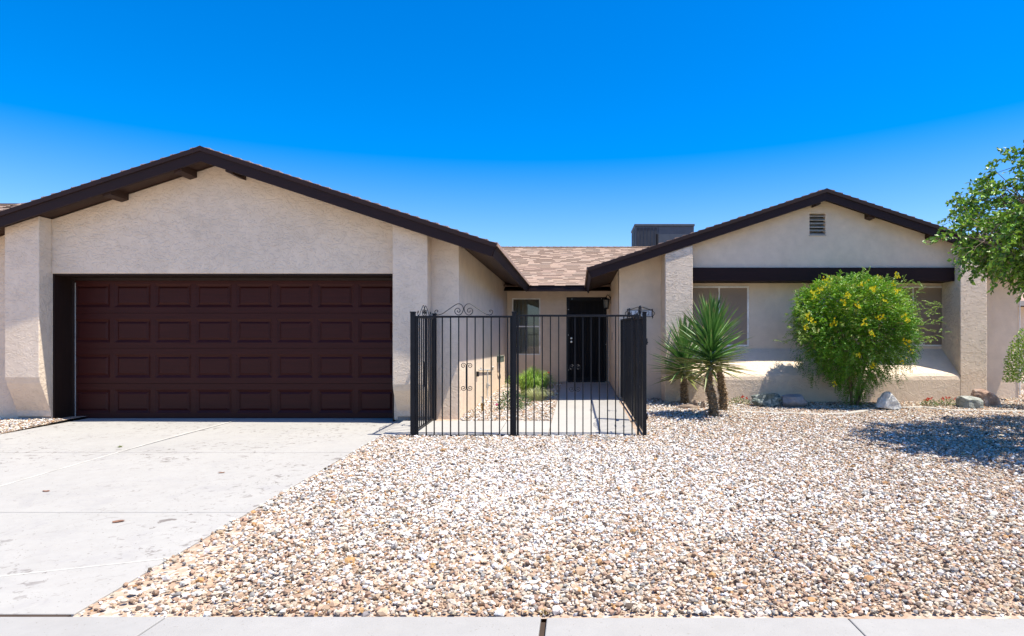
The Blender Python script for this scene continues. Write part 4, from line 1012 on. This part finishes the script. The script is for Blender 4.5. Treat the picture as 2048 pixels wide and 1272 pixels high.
def ground_plant(pxa, pxb, py, s_, label, seed, fl=4):
    xa_, xb_ = PX(pxa, s_), PX(pxb, s_); y = F / s_; random.seed(seed); xc = (xa_ + xb_) / 2; z0 = gz(y)
    fls = [(xc + random.uniform(-.8, .8) * (xb_ - xa_) / 2, y - .1, z0 + .11 + random.uniform(0, .05)) for _ in range(fl)]
    leafy('ground_cover_plant', xc, y, z0, (xb_ - xa_) / 2, .13, .13, 240, [(.14, .20, .06), (.22, .27, .10), (.09, .14, .04)], label, 'plant', seed, .028, fls, (.62, .09, .05))
ground_plant(1842, 1874, 805, 119, 'low plant with red flowers left of the flat topped rock', 31, 5)
ground_plant(1872, 1912, 806, 118, 'straggling low plant with red flowers touching the flat topped rock', 32, 5)
ground_plant(1454, 1502, 808, 116, 'sprawling low plant with an orange bloom between yucca and green boulder', 33, 3)
# ---- rocks
def rock(px0, px1, py0, py1, s_, m, label, seed, flat=0, tilt=0, sub=4, ang=.25, rx=None):
    random.seed(seed); bm = bmesh.new(); bmesh.ops.create_icosphere(bm, subdivisions=sub, radius=1)
    from mathutils import noise as mn
    pl = [(rv(1).normalized(), random.uniform(.62, .9)) for _ in range(9)]
    if flat: pl.append((Vector((0.05, 0, 1)).normalized(), .62))
    for v in bm.verts:
        p = v.co.copy()
        for nrm, dd_ in pl:
            q = p.dot(nrm)
            if q > dd_: p -= nrm * (q - dd_) * .93
        p *= 1 + ang * .5 * mn.noise(p * 1.7 + Vector((seed, 0, 0))) + .09 * abs(mn.noise(p * 3.5)) + .03 * mn.noise(p * 9)
        v.co = p
    bmesh.ops.rotate(bm, verts=bm.verts, matrix=Matrix.Rotation(tilt, 3, 'Y'))
    xs_ = [v.co.x for v in bm.verts]; zs_ = [v.co.z for v in bm.verts]; y = F / s_; w = (px1 - px0) / s_; h = (py1 - py0) / s_ * 1.12
    X0, X1, Z0, Z1 = min(xs_), max(xs_), min(zs_), max(zs_)
    for v in bm.verts: v.co = Vector(((v.co.x - (X0 + X1) / 2) / (X1 - X0) * w, v.co.y * w * .36, (v.co.z - Z0) / (Z1 - Z0) * h - h * .11))
    me = bpy.data.meshes.new('boulder'); bm.to_mesh(me); bm.free(); me.materials.append(M[m])
    o = bpy.data.objects.new('boulder', me); COL.objects.link(o); o.location = (PX((px0 + px1) / 2, s_), y, max(gz(y) - .01, PZ(py1, s_)))
    tag(o, label, 'rock', 'landscape rocks along the planter'); return o
rock(1501, 1562, 788, 817, 119, 'rock_green', 'dark green and white speckled angular boulder, left end of the bed', 3, 0, .15, 4, .5)
rock(1563, 1615, 788, 814, 120, 'rock_grey', 'smooth grey rounded boulder right of the speckled one', 5, 0, -.05, 4)
def hull_rock(poly, s_, depth, m, label, seed):
    random.seed(seed); from mathutils import noise as mn
    bm = bmesh.new(); y = F / s_; cx = sum(p[0] for p in poly) / len(poly); zb = PZ(max(p[1] for p in poly), s_)
    P0 = [((px - cx) / s_, PZ(py, s_) - zb) for px, py in poly]; zc_ = sum(p[1] for p in P0) / len(P0)
    for k, yo in ((.62, -depth * .5), (1.0, -depth * .12), (.94, depth * .3), (.5, depth * .55)):
        for x, z in P0: bm.verts.new((x * k + random.uniform(-.012, .012), yo + random.uniform(-.02, .02), (zc_ + (z - zc_) * (k if z > zc_ else 1)) + random.uniform(-.008, .008)))
    h = bmesh.ops.convex_hull(bm, input=bm.verts); bmesh.ops.delete(bm, geom=list({g for g in h['geom_interior'] + h['geom_unused'] if isinstance(g, bmesh.types.BMVert)}), context='VERTS')
    bmesh.ops.triangulate(bm, faces=bm.faces); bmesh.ops.subdivide_edges(bm, edges=bm.edges, cuts=5, use_grid_fill=True); bm.normal_update()
    for v in bm.verts: v.co += v.normal * (.012 * mn.noise(v.co * 9) + .006 * mn.noise(v.co * 30))
    me = bpy.data.meshes.new('boulder'); bm.to_mesh(me); bm.free(); me.materials.append(M[m])
    o = bpy.data.objects.new('boulder', me); COL.objects.link(o); o.location = (PX(cx, s_), y, zb - .02)
    tag(o, label, 'rock', 'landscape rocks along the planter')
hull_rock([(1752, 811), (1760, 795), (1768, 783), (1776, 780), (1784, 786), (1799, 804), (1803, 812), (1780, 815)], 124, .26, 'rock_pale', 'pale sharp edged slab of rock leaning by the bush foot', 14)
hull_rock([(1917, 812), (1918, 796), (1921, 790), (1940, 789), (1958, 793), (1963, 799), (1962, 814), (1950, 818), (1925, 818)], 121, .34, 'rock_round', 'squat green grey rock with a flat top', 7)
hull_rock([(1945, 788), (1951, 778), (1962, 775), (1984, 784), (1996, 796), (1999, 808), (1990, 812), (1962, 812), (1948, 803)], 117, .32, 'rock_red', 'reddish brown angular boulder behind the flat topped rock', 11)
# ---- garden edging curb
b = MB(); pts = [(1478, 822, ), (1530, 824), (1569, 825), (1640, 827), (1690, 826), (1760, 815), (1846, 813), (1900, 819), (1980, 821), (2080, 822), (2160, 822)]
edge = []
for px, py in pts:
    # intersect bearing with the ground at curb height
    y = 10.0
    for _ in range(20): y = F / ((py - CY) / (CZ - gz(y) - .02))
    edge.append((PX(px, F / y), y))
T = thing('garden_edging', (*edge[0], gz(edge[0][1])), 'low pale concrete edging strip curving along the planting bed', 'edging')
for i in range(len(edge) - 1):
    (xa_, ya_), (xb_, yb_) = edge[i], edge[i + 1]; d = Vector((xb_ - xa_, yb_ - ya_, 0)); l = d.length; d.normalize(); nn = Vector((-d.y, d.x, 0)) * .045
    b = MB(); p, q = Vector((xa_, ya_, 0)) + d * .004, Vector((xb_, yb_, 0)) - d * .004
    vs = []
    for z in (-.06, .022): vs += [(c.x, c.y, gz(c.y) + z) for c in (p - nn, q - nn, q + nn, p + nn)]
    b.add(vs, [(0, 3, 2, 1), (4, 5, 6, 7), (0, 1, 5, 4), (1, 2, 6, 5), (2, 3, 7, 6), (3, 0, 4, 7)]); b.build('edging_block', M['curb'], T, bevel=.01)
# ---- the tree at the right edge
random.seed(77)
tx, ty = 7.1, 7.25; tz = gz(ty)
T = thing('shade_tree', (tx, ty, tz), 'leafy green shade tree reaching in from the right edge', 'tree')
cx_, cy_, cz_ = 7.02, 7.1, 2.52
b = MB(); limbs = []
b.tube(catmull([(tx, ty, tz - .05), (tx + .05, ty, .7), (tx - .03, ty, 1.45)], 5), [.12 - .004 * i for i in range(11)], 10)
ends = [(4.55, 7.0, 2.22), (5.3, 6.6, 2.15), (5.5, 7.6, 2.75), (5.8, 6.7, 3.05), (5.8, 7.6, 3.4), (6.6, 6.5, 3.5), (7.4, 7.4, 3.1), (7.9, 6.7, 2.5), (5.9, 6.1, 1.95), (5.7, 7.9, 2.0), (7.3, 8.0, 2.2), (6.2, 7.1, 3.3)]
for e in ends:
    e = Vector(e); s_ = Vector((tx - .03, ty, 1.4)); mid = s_.lerp(e, .5) + Vector((0, 0, .22)) + rv(.07); c = catmull([s_, mid, e], 8); limbs += c[2:]
    b.tube(c, [.055 - .048 * i / len(c) for i in range(len(c))], 7)
b.build('trunk', M['bark'], T)
tw = MB(); lv = MB(); k = 0
def crown_ok(p):
    q = Vector(((p.x - cx_) / 2.28, (p.y - cy_) / 1.62, (p.z - cz_) / (1.5 if p.z > cz_ else 1.05))); a = math.atan2(q.y, q.x); w = 1 + .13 * math.sin(5 * a + 3 * q.z) + .10 * math.sin(9 * q.z + 2 * a)
    return q.length / w
while k < 1020:
    p = Vector((cx_ + random.uniform(-2.4, 2.4), cy_ + random.uniform(-1.7, 1.7), cz_ + random.uniform(-1.15, 1.7))); q = crown_ok(p)
    if k < 110:
        u_ = rv(1).normalized() * random.random() ** .33; p = Vector((5.08 + u_.x * .85, 7.0 + u_.y * .65, 2.28 + u_.z * (.40 + .15 * u_.x))); q = .8
    if q > 1 or q < .35: continue
    if q < .7 and random.random() < .5: continue
    if p.x > 7.6 and random.random() < .45: continue
    k += 1; ln_ = min(limbs, key=lambda c: (c - p).length); st0 = ln_.lerp(p, 0 if (ln_ - p).length < 1 else .0)
    cpts = catmull([st0, st0.lerp(p, .5) + rv(.04), p], 4); tw.tube(cpts, [.008 - .006 * i / len(cpts) for i in range(len(cpts))], 4)
    out = (p - Vector((cx_, cy_, cz_ - .3))).normalized()
    for t_ in range(random.randint(3, 5)):
        d = (out + rv(.55)).normalized(); l = random.uniform(.14, .34); nl = int(l / .022)
        end = p + d * l + Vector((0, 0, -.35 * l)); tw.tube([p, p.lerp(end, .5) + Vector((0, 0, .02)), end], [.003, .0025, .0015], 3)
        for j in range(nl):
            q_ = (j + .5) / nl; c = p + d * l * q_ - Vector((0, 0, .35 * l * q_ * q_)); g = random.uniform(.75, 1.25)
            col = random.choice([(.10, .22, .018), (.14, .29, .025), (.07, .165, .015), (.24, .40, .035)]); col = tuple(x * g for x in col)
            leafquad(lv, c, (d * .5 + rv(.6) + Vector((0, 0, -.5))), rv(1) + Vector((0, 0, 1.2)), random.uniform(.045, .078), random.uniform(.032, .048), col, .2)
tw.build('twig', M['bark'], T, fix=False); lv.build('crown', M['leaf'], T, fix=False)
# shrub at the right edge by the house corner
s_ = 121.; x4, y4 = PX(2066, s_), F / s_
leafy('shrub', x4, y4, gz(y4) + .42, .42, .38, .98, 4200, [(.24, .36, .05), (.14, .26, .03), (.34, .44, .08)], 'yellow green airy shrub at the right house corner', 'shrub', 41, .04)
# small weeds in the cracks
for (px, py, lab) in ((240, 894, 'tiny green weed in the driveway joint'), (1089, 1226, 'dry straw coloured weed in the wide sidewalk joint')):
    y = 5.
    for _ in range(25): y = F / ((py - CY) / (CZ - (dz_(y) if px < 500 else gz(y))))
    tuft('weed', PX(px, F / y), y, .035, .03, 26, [(.20, .24, .05)] if px < 500 else [(.5, .36, .12), (.35, .25, .08)], lab, 'weed', px, .004)
# dry leaves lying on the drive
random.seed(5)
for i, (px, py, sz, lab) in enumerate(((237, 1044, .034, 'large dry brown leaf lying on the near driveway slab'), (443, 946, .026, 'dry brown leaf near the gravel edge of the drive'), (92, 983, .026, 'thin brown leaf scrap at the left of the drive'))):
    y = 5.
    for _ in range(25): y = F / ((py - CY) / (CZ - dz_(y)))
    x = PX(px, F / y); n = 9; b = MB(); vs = []
    for j in range(n): a = 2 * math.pi * j / n; r_ = sz * (1 + .25 * math.sin(2 * a + i)) ; vs.append((x + r_ * math.cos(a), y + r_ * .8 * math.sin(a), dz_(y) + .004 + .006 * random.random()))
    vs.append((x, y, dz_(y) + .003)); b.add(vs, [[j, (j + 1) % n, n] for j in range(n)], (.26, .14, .09)); o = b.build('dry_leaf', M['petal'], fix=False); tag(o, lab, 'leaf')

# ================================================================== NEIGHBOURS
A = thing('neighbor_house', (-17, 14, .1), 'stucco neighbour house with tan shingle roof seen past the left roof edge', 'house')
yr2 = 13.9; zr2 = PZ(407, F / yr2); e0 = 10.4; sl = .33; ze = zr2 - sl * (yr2 - e0)
b = shingled(-26, -11.6, e0, ze, yr2, sl, -16.5, -11.6); b.build('roof', M['shingle'], A, fix=False)
MB().add([(-26, yr2, zr2), (-11.6, yr2, zr2), (-11.6, 18, zr2 - sl * 4.1), (-26, 18, zr2 - sl * 4.1)], [(0, 1, 2, 3)]).build('rear_roof', M['slab'], A)
MB().prism([(11.0, 0), (17.4, 0), (17.4, 2.8), (yr2, zr2 - .12), (11.0, ze + .1)], -25.6, -12.1, 'X').build('wall', M['stucco_fine'], A)
MB().box(-26, -11.6, e0 - .03, e0 - .005, ze - .17, ze).build('fascia', M['fascia'], A)
A = thing('neighbor_house', (20, 21, .2), 'neighbour house with dark eave visible at the far right behind the shrub', 'house')
yn = 19.6; zn = 2.42
MB().prism([(yn, zn), (yn + 5, zn + 1.6), (yn + 10, zn), (yn + 10, zn - .05), (yn + 5, zn + 1.5), (yn, zn - .05)], 13.3, 28, 'X').build('roof', M['slab'], A)
MB().box(13.3, 28, yn - .03, yn - .002, zn - .14, zn + .01).build('fascia', M['curb'], A)
MB().box(13.3, 28, yn, yn + .55, zn - .15, zn - .12).build('soffit', M['soffit'], A)
wl_ = MB().box(13.8, 27.5, yn + .5, yn + 9.4, .1, zn - .1).build('wall', M['stucco_fine'], A)
w_ = MB().box(14.9, 16.4, yn + .46, yn + .52, .9, 2.1).build('window', M['white'], A); MB().box(14.96, 16.34, yn + .44, yn + .459, .96, 2.04).build('pane', M['dark'], w_)
